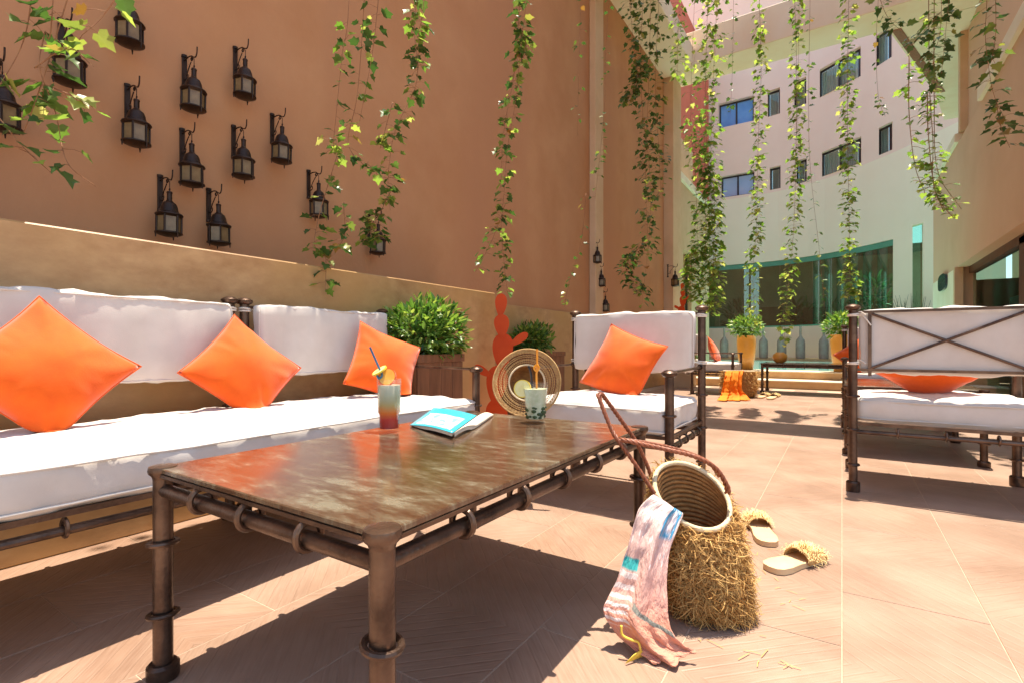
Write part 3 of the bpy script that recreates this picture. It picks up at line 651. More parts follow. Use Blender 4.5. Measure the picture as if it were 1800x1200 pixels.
# ---- pillows
def pillow(label, c, rx, up, side, rot, seatz, thick=.075, seed=0, backm=None):
    rx = Vector(rx).normalized(); up = Vector(up); up = (up-rx*up.dot(rx)).normalized(); nn = rx.cross(up)
    c = Vector(c); h = side/2; n = 26; ca, sa = math.cos(R(rot)), math.sin(R(rot))
    def P(a, b, sgn):
        A, B = a, b
        k = .085
        X = A*h*(1-k*(1-B*B)*1.0 if True else 1)*(1); Y = B*h*(1-k*(1-A*A))
        X = h*A*(1-k*(1-B*B)); Y = h*B*(1-k*(1-A*A))
        e = max(0, (1-A*A))**.62*max(0, (1-B*B))**.62
        w = .30*mnoise.noise(Vector((X*8+seed*5, Y*8, sgn)))
        rr_ = (A*A+B*B)**.5; th_ = math.atan2(B, A)
        crease = .010*max(0, min(1, (rr_-.35)*1.6))*mnoise.noise(Vector((math.cos(th_)*4+seed, math.sin(th_)*4, seed*3+sgn)))+.0035*max(0, rr_-.5)*mnoise.noise(Vector((math.cos(th_)*13+seed, math.sin(th_)*13, sgn)))
        Z = sgn*(thick*e*(1+.35*w)+crease*min(1, e*4))+.010*mnoise.noise(Vector((X*6+seed, Y*6, 0)))
        p = c+rx*(X*ca-Y*sa)+up*(X*sa+Y*ca)+nn*Z
        if p.z < seatz+.03:                      # the lowest corner folds under and rests on the seat
            t = (seatz+.03-p.z); p.z = seatz+.03-.03*math.tanh(t/.03)
            p += nn*(.22*t*sgn)
        return p
    mb = MB()
    for sgn in (1, -1): mb.add([P(-1+2*i/n, -1+2*j/n, sgn) for j in range(n+1) for i in range(n+1)], [(j*(n+1)+i, j*(n+1)+i+1, (j+1)*(n+1)+i+1, (j+1)*(n+1)+i)[::sgn] for j in range(n) for i in range(n)])
    bm = bmesh.new(); vv = [bm.verts.new(p) for p in mb.v]
    for f in mb.f: bm.faces.new([vv[i] for i in f])
    bmesh.ops.remove_doubles(bm, verts=bm.verts, dist=2e-4); bmesh.ops.recalc_face_normals(bm, faces=bm.faces)
    o = thing('pillow', label, 'pillow', (c.x, c.y, seatz), 0, 'orange velvet throw pillows')
    MB().bm(bm).build('cover', M_orange, o, ang=180)
    edge = []
    for (a0, b0, a1, b1) in ((-1,-1,1,-1),(1,-1,1,1),(1,1,-1,1),(-1,1,-1,-1)):
        for k in range(n): edge.append(P(a0+(a1-a0)*k/n, b0+(b1-b0)*k/n, 1))
    MB().tube(edge, .0022, 5, True).build('seam', M_orange, o, ang=180)
    return o
SZ = .462
pillow('large orange pillow at the left end of the sofa', atx(80, 650, -1.86), (0.12,1,0), (-.36,0,1), .315, 46, SZ+.004, .07, 1)
pillow('orange pillow standing on its corner at the middle of the sofa', atx(431, 650, -1.90), (0.05,1,0), (-.40,0,1), .325, 45, SZ+.004, .07, 2)
pillow('tilted orange pillow at the right end of the sofa', atx(676, 640, -1.86), (.25,1,0), (-.4,0,1), .340, 66, SZ+.002, .065, 3)
pillow('orange pillow leaning on the armchair beside the straw hat', aty(1093, 641, 2.40), (1,-.1,0), (.0,.38,1), .345, -21, SZ+.004, .065, 4)
pillow('orange pillow seen under the crossed back of the right armchair', Vector((.36, 3.19, .585)), (-1,0,0), (0,-.75,1), .34, 42, SZ+.002, .07, 5)
pillow('orange pillow on the armchair beyond the right coffee table', Vector((.18, 5.55, .60)), (1,0,0), (0,.35,1), .36, 40, SZ+.002, .065, 6)
pillow('dark orange pillow on the small distant armchair', Vector((-1.62, 8.05, .62)), (.1,-1,0), (-.35,0,1), .38, 20, SZ+.002, .065, 7)

# ================================================================== TABLE THINGS
TZ = .447
# ribbed tumbler with the red drink
g1 = atz(684, 757, TZ); g1.z = TZ
t = thing('drink_glass', 'tall ribbed tumbler with a layered red and cloudy drink', 'drink glass', g1)
rib = lambda a: 1+.022*math.cos(a*2*math.pi*22)
MB().lathe([(.026,.001),(.029,.003),(.0295,.05),(.0345,.056),(.0352,.155),(.0338,.156),(.0330,.058),(.0282,.052),(.0275,.010),(.001,.009)], g1, 88, False, wob=rib).build('tumbler', M_drinkglass, t, ang=180)
MB().lathe([(.027,.010),(.0277,.050),(.0320,.058),(.0322,.138),(.001,.139)], g1, 32, True).build('drink', M_drink, t)
rv = Vector((CT, ST, 0)); fv = Vector((-ST, CT, 0)); zv = Vector((0,0,1))
def L3(o, a, b, c): return o+rv*a+fv*b+zv*c
MB().tube(spline([L3(g1,-.004,.005,.06), L3(g1,-.018,.004,.165), L3(g1,-.026,.0,.178), L3(g1,-.034,-.006,.168), L3(g1,-.028,-.008,.158), L3(g1,-.020,-.004,.168), L3(g1,-.034,.004,.195), L3(g1,-.060,.01,.250)], 8), .0034, 8).build('straw', M_strawblue, t)
def slice_(o, c, nrm, r, thick, rind, flesh, half=False):
    nrm = Vector(nrm).normalized(); q = nrm.to_track_quat('Z', 'Y').to_matrix().to_4x4()
    s = MB().lathe([(r*.90,-thick/2),(r,-thick/2),(r,thick/2),(r*.90,thick/2)], c, 28, False, mtx=q).build('citrus_slice', rind, o)
    MB().lathe([(.0005,-thick*.45),(r*.9,-thick*.48),(r*.9,thick*.48),(.0005,thick*.45)], c, 28, False, mtx=q).build('flesh', flesh, s, Vector(o['_o']))
slice_(t, L3(g1,-.004,-.006,.162), (.35,-.8,.3), .027, .005, M_orange, M_orangef)
slice_(t, L3(g1,-.030,.004,.180), (-.2,-.5,.8), .024, .005, M_lemon, M_lemonf)
# mojito
g2 = atz(941, 741, TZ); g2.z = TZ
t = thing('drink_glass', 'clear tumbler of pale mint drink with lime slice and orange straw', 'drink glass', g2)
MB().lathe([(.028,.001),(.031,.004),(.0435,.132),(.0420,.132),(.0300,.012),(.001,.011)], g2, 40, False).build('tumbler', M_drinkglass, t, ang=60)
MB().lathe([(.0285,.013),(.0325,.05),(.0400,.112),(.001,.114)], g2, 32, False).build('drink', M_ice, t)
mb = MB()
for k in range(46):
    a = rnd(0, 6.28); zz = rnd(.014, .052); rr_ = .027+(zz-.014)*.1
    bm = bmesh.new(); bmesh.ops.create_icosphere(bm, subdivisions=1, radius=rnd(.006,.010))
    mb.bm(bm, Matrix.Translation(g2+Vector((rr_*math.cos(a), rr_*math.sin(a), zz))) @ Matrix.Diagonal((1,1,.7,1)))
mb.build('mint', M_mint, t, ang=0)
MB().tube(spline([L3(g2,.002,-.012,.02), L3(g2,.004,-.010,.12), L3(g2,.004,-.006,.165), L3(g2,.012,-.002,.180), L3(g2,.005,-.004,.192), L3(g2,-.004,-.004,.180), L3(g2,.004,-.003,.172), L3(g2,.006,.0,.20), L3(g2,.006,.0,.243)], 8), .0036, 8).build('straw', M_straworange, t)
MB().tube(spline([L3(g2,-.01,.01,.03), L3(g2,-.012,.006,.14), L3(g2,-.018,.004,.178), L3(g2,-.024,.002,.186)], 8), .0042, 8).build('straw', M_strawblack, t)
slice_(t, L3(g2,-.043,-.004,.112), (.25,-1,.15), .030, .006, M_lemon, M_lemonf)
for k in range(9):
    pass
# open book lying face down
bk0 = atz(795, 757, TZ); bk1 = atz(838, 728, TZ)
bc = [atz(720,746,TZ+.004), atz(795,757,TZ+.022), atz(838,726,TZ+.024), atz(762,716,TZ+.010)]
t = thing('book', 'open paperback with bright blue cover lying face down on the table', 'book', (bc[0]+bc[2])/2*1)
t.location.z = TZ; t['_o'] = tuple(t.location)
def cover_mesh(a, b, c, d, nm, m, thick=.0015, pf=0.006):
    mb = MB(); n = 10
    def P(u, v):
        p = (a.lerp(b, u)).lerp(d.lerp(c, u), v); p.z += pf*math.sin(u*math.pi); return p
    mb.grid(P, n, n); o = mb.build(nm, m, t, ang=180)
    uvl = o.data.uv_layers.new(name='UVMap')
    for pl in o.data.polygons:
        for li, vi in zip(pl.loop_indices, pl.vertices): uvl.data[li].uv = ((vi % (n+1))/n, (vi//(n+1))/n)
    md = o.modifiers.new('thick', 'SOLIDIFY'); md.thickness = thick; return o
spA = bc[1].copy(); spB = bc[2].copy(); spA.z = TZ+.018; spB.z = TZ+.018
cover_mesh(bc[0], spA, spB, bc[3], 'front_cover', M_cover)
ra, rb_ = atz(838, 749, TZ+.004), atz(868, 728, TZ+.004)
cover_mesh(spA+Vector((.004,0,-.001)), ra, rb_, spB+Vector((.004,0,-.001)), 'back_cover', M_page, .0015, .010)
mb = MB()
def pages(a, b, c, d, lift):
    n = 8; P = lambda u, v, z: (lambda p: Vector((p.x, p.y, max(TZ+.0015, p.z-z+lift*math.sin(u*math.pi)))))((a.lerp(b, u)).lerp(d.lerp(c, u), v))
    for z0 in (.003, .012): mb.grid(lambda u, v: P(u*.96+.02, v*.96+.02, z0), n, n)
    for v in (.02, .98): mb.grid(lambda u, w: P(u*.96+.02, v, .003+w*.009), n, 2)
    for u in (.02, .98): mb.grid(lambda v, w: P(u, v*.96+.02, .003+w*.009), n, 2)
pages(bc[0], spA, spB, bc[3], .006); pages(spA+Vector((.004,0,-.001)), ra, rb_, spB+Vector((.004,0,-.001)), .010)
mb.build('pages', M_page, t, ang=40)

# straw hat hung on the arm post, seen from below
hc = at(926, 672, 2.26)
t = thing('straw_hat', 'open weave straw hat hung on the armchair front post', 'hat', hc)
hn = (Vector((0,0,EYE))-hc).normalized(); hn = (hn+Vector((-.12,.1,.10))).normalized()
hq = Matrix.Translation(hc) @ hn.to_track_quat('Z', 'Y').to_matrix().to_4x4()
br = MB(); 
for k in (0,1,3,5,6,8,10,12,13,14,15,16):
    r_ = .078+k*.0044
    pts = [hq @ Vector((r_*math.cos(a)*(1+.02*math.sin(2*a+1)), r_*math.sin(a)*1.02, .012*(k/16)+.010*math.sin(2*a+.5)*(k/16)+.0015*math.sin(a*30+k*2))) for a in [2*math.pi*i/60 for i in range(60)]]
    br.tube(pts, (.0013, .0019)[k > 12] if k < 16 else .0032, 5, True)
for i in range(64):
    a = 2*math.pi*i/64; pts = []
    for k in range(9):
        r_ = .078+k/8*.0704; aa = a+.10*(k % 2)+.05*k
        pts.append(hq @ Vector((r_*math.cos(aa), r_*math.sin(aa)*1.02, .012*(k/8)+.010*math.sin(2*aa+.5)*(k/8))))
    br.tube(pts, .0011, 4)
br.build('brim', M_strawp, t, ang=180, kind='stuff')
MB().lathe([(.080,.001),(.077,-.03),(.072,-.07),(.05,-.095),(.001,-.10)], (0,0,0), 40, False, mtx=hq).build('crown', M_bagw, t, ang=60)
MB().ring(hc+hn*.003, hn, .080, .004, 40, 6).build('band', M_rim, t)

# ================================================================== BAG, SCARF, SANDALS
def shaggy_bag(root, bc_, e1b, e2b, rc, e1, e2, nstrip, lng, thin=.0016, seed=1):
    rr = random.Random(seed)
    bc_, rc, e1b, e2b, e1, e2 = map(Vector, (bc_, rc, e1b, e2b, e1, e2))
    def S(a, s, k=1.0):
        bl = 1+.16*math.sin(s*math.pi)*(1-s*.4)
        c = bc_.lerp(rc, s); p = c+(e1b.lerp(e1, s)*math.cos(a)+e2b.lerp(e2, s)*math.sin(a))*bl*k
        return p
    mb = MB(); n, m = 44, 26
    mb.add([S(2*math.pi*i/n, j/m) for j in range(m+1) for i in range(n)], [(j*n+i, j*n+(i+1) % n, (j+1)*n+(i+1) % n, (j+1)*n+i) for j in range(m) for i in range(n)])
    mb.add([S(2*math.pi*i/n, 0) for i in range(n)], [tuple(range(n))[::-1]])
    mb.build('basket', M_bagw, root, ang=60)
    wv = MB()                                         # inner coils of the basket wall
    for j in range(3, 27):
        s = j/27; wv.tube([S(2*math.pi*i/40, s, .965) for i in range(40)], .0052, 5, True)
    wv.build('lining', M_bagw, root, ang=180)
    MB().tube([S(2*math.pi*i/48, 1.0, 1.0) for i in range(48)], .0068, 8, True).build('rim', M_rim, root, ang=180)
    f = MB()
    for _ in range(nstrip):
        a = rr.uniform(0, 6.283); s = rr.random()**.9
        p = S(a, s); q = S(a, s, 1.05); out = (q-p).normalized()
        tan = (S(a+.05, s)-S(a-.05, s)).normalized(); L = lng*rr.uniform(.5, 1.25)
        d = (out*rr.uniform(.25, 1.0)+tan*rr.uniform(-1.3, 1.3)+Vector((0,0,rr.uniform(-1.0, .75)))).normalized()
        dr = Vector((0,0,-1))*rr.uniform(-.3, .9)*L+tan*rr.uniform(-.9, .9)*L
        sd = d.cross(Vector((rr.uniform(-1,1), rr.uniform(-1,1), rr.uniform(-1,1)))).normalized()*thin*rr.uniform(.6, 1.3)
        p0 = p; p1 = p+d*L*.5; p2 = p+d*L*.85+dr*.35; p3 = p+d*L+dr*.75
        pts = [p0, p1, p2, p3]
        for q in pts: q.z = max(q.z, .003)
        vs_ = []
        for q, w_ in zip(pts, (1, 1, .8, .25)): vs_ += [q-sd*w_, q+sd*w_]
        f.add(vs_, [(0,1,3,2),(2,3,5,4),(4,5,7,6)])
    f.build('raffia_fringe', M_raffia, root, ang=180, kind='stuff')
    return S
def braid(pts, r, name, root):
    sp_ = spline(pts, 14); mb = MB(); n = len(sp_); acc = 0
    for k in range(3):
        path = []; acc = 0
        for i in range(n):
            tdir = (sp_[min(i+1, n-1)]-sp_[max(i-1, 0)]).normalized()
            a = tdir.cross(zv if abs(tdir.z) < .95 else rv).normalized(); b = tdir.cross(a)
            if i: acc += (sp_[i]-sp_[i-1]).length
            ph = acc/(r*7)*2*math.pi+k*2*math.pi/3
            path.append(sp_[i]+a*math.cos(ph)*r*.85+b*math.sin(ph)*r*.45)
        mb.tube(path, r*.62, 6)
    return mb.build(name, M_leather, root, ang=180)
bb = at(1250, 1072, 1.335); bb.z = .008
rimc = at(1216, 868, 1.36)
bag = thing('straw_bag', 'shaggy raffia straw bag with braided leather handles by the coffee table', 'bag', bb)
E1 = rv*.100+zv*-.022; E2 = fv*.088+zv*.062+rv*.012
SB = shaggy_bag(bag, bb, rv*.088, fv*.082, rimc, E1, E2, 9000, .034, .0013)
braid([at(1150,866,1.31), at(1120,820,1.31), at(1090,778,1.31), at(1074,752,1.32), at(1054,700,1.33), at(1056,692,1.35), at(1064,700,1.37), at(1092,738,1.39), at(1118,776,1.41), at(1137,816,1.42), at(1146,842,1.42)], .0056, 'handle', bag)
braid([at(1279,866,1.34), at(1277,852,1.33), at(1258,822,1.32), at(1222,802,1.31), at(1175,790,1.30), at(1130,780,1.30), at(1094,772,1.31), at(1090,774,1.33), at(1110,774,1.36), at(1160,782,1.39), at(1212,796,1.42), at(1248,814,1.44), at(1264,836,1.44)], .0060, 'handle', bag)

def drape(rows, m, root, name, amp=.006, waves=5, nu=34, sub=6, seed=0, hem=True):
    """rows: (left point, right point) from top to bottom; folds run down the cloth"""
    Ls = spline([a for a, b in rows], sub); Rs = spline([b for a, b in rows], sub); nv = len(Ls)-1
    mb = MB()
    def P(u, v):
        i = min(nv, int(round(v*nv))); a, b = Ls[i], Rs[i]; p = a.lerp(b, u)
        w = amp*(.5+1.0*v)*(math.sin(u*waves*6.28+seed+2*v)+.6*math.sin(u*waves*11+4*v+seed*2))
        k = amp*.9*mnoise.noise(Vector((u*9, v*14, seed)))+amp*.35*math.sin(v*60+u*3)*(1 if u < .4 else .3)
        p = p-fv*(w+k+.018*math.sin(u*math.pi)); p.z = max(p.z, .004+.003*abs(math.sin(u*30))); return p
    mb.grid(P, nu, nv); o = mb.build(name, m, root, ang=180)
    uvl = o.data.uv_layers.new(name='UVMap')
    for pl in o.data.polygons:
        for li, vi in zip(pl.loop_indices, pl.vertices): uvl.data[li].uv = ((vi % (nu+1))/nu, 1-(vi//(nu+1))/nv)
    md = o.modifiers.new('thick', 'SOLIDIFY'); md.thickness = .002
    return o
scf = thing('scarf', 'pink printed scarf with blue patches draped over the straw bag', 'scarf', at(1140, 1120, 1.2)*1)
scf.location.z = 0; scf['_o'] = tuple(scf.location)
rows = [(at(1160,884,1.34), at(1190,905,1.33)), (at(1148,868,1.28), at(1200,902,1.275)), (at(1122,892,1.255), at(1192,925,1.24)), (at(1108,940,1.235), at(1178,960,1.215)), (at(1094,985,1.22), at(1172,1005,1.19)),
        (at(1076,1035,1.20), at(1172,1055,1.165)), (at(1060,1068,1.18), at(1174,1085,1.15)), (at(1072,1098,1.17), at(1182,1110,1.135)), (at(1098,1128,1.155), at(1200,1128,1.13)), (at(1130,1152,1.125), at(1216,1136,1.128)), (at(1152,1168,1.105), at(1222,1140,1.125))]
drape(rows, M_scarf, scf, 'cloth', .0056, 1.9, 44, 6, 1)
mb = MB(); tb = [at(1092,1098,1.14), at(1094,1115,1.135), at(1110,1124,1.13), at(1122,1128,1.13), at(1126,1142,1.125)]
mb.tube(spline(tb, 6), .0028, 6)
for k in range(16):
    e = Vector((*atz(1100+k*2.2, 1168-k*.9, 0).xy, .004)); mb.tube([tb[-1], tb[-1].lerp(e, .5)+Vector((0,0,.003)), e], .0013, 4)
mb.build('tassel', M_tassel, scf, ang=180)

def sandal(label, heel, toe, w=.075, fl=500, seed=2):
    heel = Vector(heel); toe = Vector(toe); d = (toe-heel); L = d.length; d.normalize(); s = Vector((-d.y, d.x, 0))
    t = thing('sandal', label, 'sandal', (heel+toe)/2, 0, 'pair of straw slide sandals')
    prof = [(0,.0),(.02,.55),(.08,.85),(.2,.95),(.4,.82),(.55,.84),(.75,1.0),(.9,.82),(.97,.5),(1,.0)]
    up = [heel+d*L*a+s*w/2*b for a, b in prof]; dn = [heel+d*L*a-s*w/2*b for a, b in prof[::-1]][1:-1]
    ol = up+dn; n = len(ol); mb = MB()
    hgt = lambda p: .020-.007*min(1, max(0, ((p-heel).dot(d)/L-.3)/.4))
    lo = [Vector((p.x,p.y,.002)) for p in ol]; hi = [Vector((p.x,p.y,hgt(p))) for p in ol]; inn = [(heel+toe)/2+(p-(heel+toe)/2)*.93 for p in ol]
    inn = [Vector((p.x,p.y,hgt(p)+.0015)) for p in inn]
    mb.add(lo+hi+inn, [tuple(range(n))[::-1]]+[(i,(i+1) % n,(i+1) % n+n,i+n) for i in range(n)]+[(i+n,(i+1) % n+n,(i+1) % n+2*n,i+2*n) for i in range(n)]+[tuple(range(2*n, 3*n))])
    mb.build('sole', M_sole, t, ang=50)
    B = lambda u, v: heel+d*L*(.50+.36*v)+s*(w/2*1.03)*math.cos(math.pi*u)+zv*(.010+.042*math.sin(math.pi*u)*(1-.35*v))
    st_ = MB().grid(lambda u, v: B(u, v), 16, 6); so_ = st_.build('strap', M_strawp, t, ang=180)
    md = so_.modifiers.new('thick', 'SOLIDIFY'); md.thickness = .003
    rr = random.Random(seed); f = MB()
    for _ in range(fl):
        u, v = rr.random(), rr.random(); p = B(u, v); o = (p-(heel+d*L*.68+zv*.0)).normalized()
        dd = (o*.8+Vector((rr.uniform(-1,1), rr.uniform(-1,1), rr.uniform(-.6,.8)))*.8).normalized(); ln = rr.uniform(.008, .022)
        q = p+dd*ln; r2 = p+dd*ln*1.3-zv*ln*.5; q.z = max(q.z, .003); r2.z = max(r2.z, .003); sd = dd.cross(zv).normalized()*.0011
        f.add([p-sd, p+sd, q-sd, q+sd, r2], [(0,1,3,2),(2,3,4)])
    f.build('raffia_fringe', M_raffia2, t, ang=180, kind='stuff')
def gz(u, v): p = atz(u, v, 0); p.z = 0; return p
sandal('straw sandal lying farther from the camera beside the bag', gz(1352,962), gz(1322,908), .082, 260, 4)
sandal('straw sandal lying nearest the camera right of the bag', gz(1352,1006), gz(1444,976), .085, 330, 5)

fb_ = MB(); rr = random.Random(3)
for _ in range(46):
    p = gz(rr.uniform(1150, 1420), rr.uniform(960, 1175)); p.z = .0025; a = rr.uniform(0, 6.28); d = Vector((math.cos(a), math.sin(a), 0))*rr.uniform(.006, .022); q = Vector((-d.y, d.x, 0)).normalized()*.0009
    fb_.add([p-d-q, p-d+q, p+q*1.5+zv*.002, p-q*.5+zv*.002, p+d-q, p+d+q], [(0,1,2,3),(3,2,5,4)])
tag(fb_.build('straw_bits', M_raffia, ang=0), kind='stuff')
# distant basket with orange cloth and a pair of sandals
fb = gz(1306, 699)
dbag = thing('straw_basket', 'small distant straw basket covered by bright orange cloth', 'basket', fb+Vector((0,0,0)))
shaggy_bag(dbag, fb+zv*.01+fv*.12, rv*.20, fv*.14, fb+zv*.36+fv*.12, rv*.21, fv*.14, 1400, .05, .003, 5)
dc = thing('orange_cloth', 'bright orange cloth hanging over the distant basket', 'cloth', gz(1288, 700))
D = 6.62
drape([(at(1278,654,D+.25), at(1308,654,D+.2)), (at(1276,652,D+.1), at(1306,652,D+.05)), (at(1273,665,D), at(1304,668,D)), (at(1270,682,D-.02), at(1304,684,D-.02)), (at(1268,694,D-.08), at(1312,694,D-.05)), (gz(1262,705)+zv*.01, gz(1318,704)+zv*.01)], M_cloth2, dc, 'drape', .02, 2.5, 40, 6, 3)
sandal('pale distant slide beside the orange covered basket', gz(1334,700), gz(1350,693), .10, 120, 8)
sandal('pale distant slide nearest the pool table leg', gz(1352,702), gz(1368,694), .10, 120, 9)

# ================================================================== LANTERNS
def lantern(label, loc):
    t = thing('wall_lantern', label, 'lantern', loc, 0, 'iron wall lanterns on the terracotta wall', world=False)
    # local: wall at x=0, lantern hangs at x=.105; z=0 at the bottom of the body
    br = MB(); br.box(.0015, .012, -.011, .011, .15, .30, .002); br.cyl((.006,0,.30),(.006,0,.312), .013, n=10); br.cyl((.006,0,.138),(.006,0,.15), .012, n=10)
    b = br.build('bracket', M_iron2, t)
    sc = MB()
    sc.tube(spline([(.012,0,.285),(.05,0,.290),(.085,0,.283),(.092,0,.268),(.080,0,.262),(.074,0,.272),(.088,0,.278),(.118,0,.268),(.132,0,.282),(.136,0,.312)], 6), .0032, 6)
    sc.tube(spline([(.012,0,.19),(.035,0,.185),(.045,0,.2),(.035,0,.21),(.03,0,.2),(.045,0,.225),(.075,0,.258)], 6), .0026, 6)
    sc.build('scroll', M_iron2, b)
    cx = .105
    ch = MB(); ch.tube([(cx,0,.265),(cx,0,.222)], .0018, 5); ch.ring((cx,0,.226), (0,1,0), .006, .0015, 10, 5); ch.build('hook', M_iron2, t)
    rf = MB(); n = 6
    rf.lathe([(.052,.098),(.058,.104),(.055,.110),(.040,.118),(.036,.130),(.034,.142),(.028,.158),(.014,.170),(.011,.176),(.011,.206),(.013,.209),(.011,.215),(.004,.218)], (cx,0,0), 18)
    rf.build('roof', M_iron2, t, ang=25)
    hx = lambda r, k: Vector((cx+r*math.cos(math.pi/6+k*math.pi/3), r*math.sin(math.pi/6+k*math.pi/3), 0))
    fr = MB()
    for k in range(6):
        p = hx(.050, k); fr.cyl(p+zv*.018, p+zv*.10, .0045, n=6)
        q = hx(.050, k+1); fr.cyl(p+zv*.022, q+zv*.022, .0038, n=6); fr.cyl(p+zv*.098, q+zv*.098, .0038, n=6)
        f0 = hx(.052, k); fr.cyl(f0+zv*.022, f0*1.0+zv*-.004, .005, .002, n=6) if k % 2 == 0 else None
    fr.lathe([(.020,.004),(.046,.012),(.056,.017),(.056,.022),(.002,.024)], (cx,0,0), 18)
    fr.build('frame', M_iron2, t, ang=30)
    for k in range(6):
        p, q = hx(.0468, k), hx(.0468, k+1); MB().quad(p.lerp(q,.06)+zv*.024, q.lerp(p,.06)+zv*.024, q.lerp(p,.06)+zv*.097, p.lerp(q,.06)+zv*.097).build('pane', M_lamp, t, ang=0)
    return t
LN = [(228,84,'lantern cut by the top edge of the picture above all others'), (341,199,'lantern in the second column, upper of its pair'), (431,176,'highest lantern right of the top one, at the group top'),
      (240,260,'lantern hanging lowest left of the group above the ledge pair'), (337,331,'lantern below another in the middle of the group'), (428,317,'middle lantern between the low one and the far right one'),
      (496,290,'lantern at the right side of the main group'), (298,418,'low lantern just above the ledge, left of two'), (384,434,'low lantern just above the ledge, right of two'),
      (560,385,'lantern partly behind a hanging vine tip'), (665,450,'lowest right lantern tangled in ivy leaves'), (122,153,'lantern half hidden behind the large ivy leaves'), (4,234,'lantern cut by the left edge of the picture')]
l0 = None
for (u, v, lb) in LN:
    rzz = rnd(-.22, .22)
    p = atx(u, v, XW+.105)
    if l0 is None: l0 = lantern('black iron '+lb, (XW+.001, p.y, p.z)); continue
    c = copy_tree(l0); c.location = (XW+.001, p.y, p.z); c['label'] = 'black iron '+lb
    for ch in c.children:                            # each body turned a little differently about its hook
        if ch.name.split('.')[0] in ('roof', 'frame', 'pane'):
            ch.matrix_local = Matrix.Translation((.105,0,.22)) @ Matrix.Rotation(rzz*2, 4, 'Z') @ Matrix.Rotation(rzz*.12, 4, 'X') @ Matrix.Translation((-.105,0,-.22))
for (u, v, lb) in ((1050,464,'small distant lantern at the top of three by the pilaster'), (1057,505,'small distant lantern in the middle of three by the pilaster'), (1064,549,'small distant lantern at the bottom of three by the pilaster')):
    p = atx(u, v, XW+.105); c = copy_tree(l0); c.location = (XW+.001, p.y, p.z); c['label'] = lb
p = atx(1184, 505, XW+.27); c = copy_tree(l0); c.location = (XW+.161, min(p.y, 9.85), p.z); c['label'] = 'small distant lantern on the tan corner column'; c.scale = (1.3,1.3,1.3)

# ================================================================== PLANTS
def leafshape(kind, rr):
    if kind == 'ivy':
        half = [(0,0,0),(.20,-.10,.04),(.47,.06,.10),(.36,.28,.06),(.50,.50,.12),(.24,.60,.05),(0,1.0,-.06)]
    elif kind == 'oval':
        half = [(0,0,0),(.14,.15,.03),(.20,.42,.05),(.14,.72,.03),(0,1.0,-.05)]
    else:
        half = [(0,0,0),(.08,.2,.02),(.12,.5,.03),(.07,.8,.02),(0,1.0,-.08)]
    m = len(half); v = [Vector(p) for p in half]+[Vector((-x,y,z)) for x, y, z in half[1:-1]]
    cen = Vector((0,.38,-.02)); v.append(cen); ci = len(v)-1
    loop = list(range(m))+list(range(m, m+m-2))[::-1]
    return v, [(ci, loop[i], loop[(i+1) % len(loop)]) for i in range(len(loop))]
def leaf_mtx(p, tip, nrm, size):
    y = Vector(tip).normalized(); x = y.cross(Vector(nrm)).normalized(); z = x.cross(y)
    m = Matrix((x, y, z)).transposed().to_4x4() @ Matrix.Scale(size, 4); m.translation = p; return m
IVYV, IVYF = leafshape('ivy', None)
IVM = []
for mm in (M_ivy, M_ivy, M_ivyb):
    b_ = MB().add([v+Vector((0,0,rnd(-.05,.05))) for v in IVYV], IVYF); IVM.append(b_.mesh('leaf', mm, None, 180))
def vine(label, paths, nleaf, size, spread, single=False, group='hanging ivy vines', mat_=None, stemr=.0022, lo=0.0, hang=True, smat=None):
    paths = [spline(p, 8) for p in paths]
    top = paths[0][0]
    t = thing('hanging_vine', label, 'vine', top, 0, group)
    sm = MB()
    for p in paths: sm.tube(p, [stemr*(1-.5*i/len(p)) for i in range(len(p))], 5)
    lv = []
    tot = sum(len(p) for p in paths)
    for p in paths:
        k = max(3, int(nleaf*len(p)/tot))
        for _ in range(k):
            f = lo+(1-lo)*random.random(); q = f*(len(p)-1); i = int(q); c = p[i].lerp(p[min(i+1, len(p)-1)], q-i)
            a = rnd(0, 6.283); off = Vector((math.cos(a), math.sin(a), rnd(-.6,.35)))
            sp = spread*rnd(.15, 1.0); b = c+off*sp
            sm.tube([c, c.lerp(b, .6)+zv*sp*.1, b], stemr*.45, 4)
            tip = Vector((off.x*.8, off.y*.8, rnd(-1.0, .05))); nrm = Vector((rnd(-.6,.6), rnd(-.6,.6), 1))+off*.4
            lv.append(leaf_mtx(b, tip, nrm, size*rnd(.5, 1.2)))
    sm.build('stem', smat or M_stem, t, ang=180)
    if single:
        for m_ in lv:
            o = bpy.data.objects.new('leaf', random.choice(IVM)); COL.objects.link(o); o.parent = t
            m2 = m_.copy(); m2.translation = m_.translation-top; o.matrix_local = m2
    else:
        f = MB()
        for m_ in lv: f.add([m_ @ v for v in IVYV], IVYF)
        f.build('foliage', mat_ or M_ivy, t, ang=180, kind='stuff')
    return t
def pa(d, *uv): return [at(u, v, d+.02*i*((i % 2)*2-1)*.5) for i, (u, v) in enumerate(uv)]
TOPZ = 5.6
def up(path, dx=0):           # run a vine on up to the slab or beam it hangs from
    p = path[0]; q = Vector((p.x+dx, p.y, TOPZ)); mid = p.lerp(q, .5)
    return [q, mid+Vector((rnd(-.03,.03), rnd(-.03,.03), 0))]+path
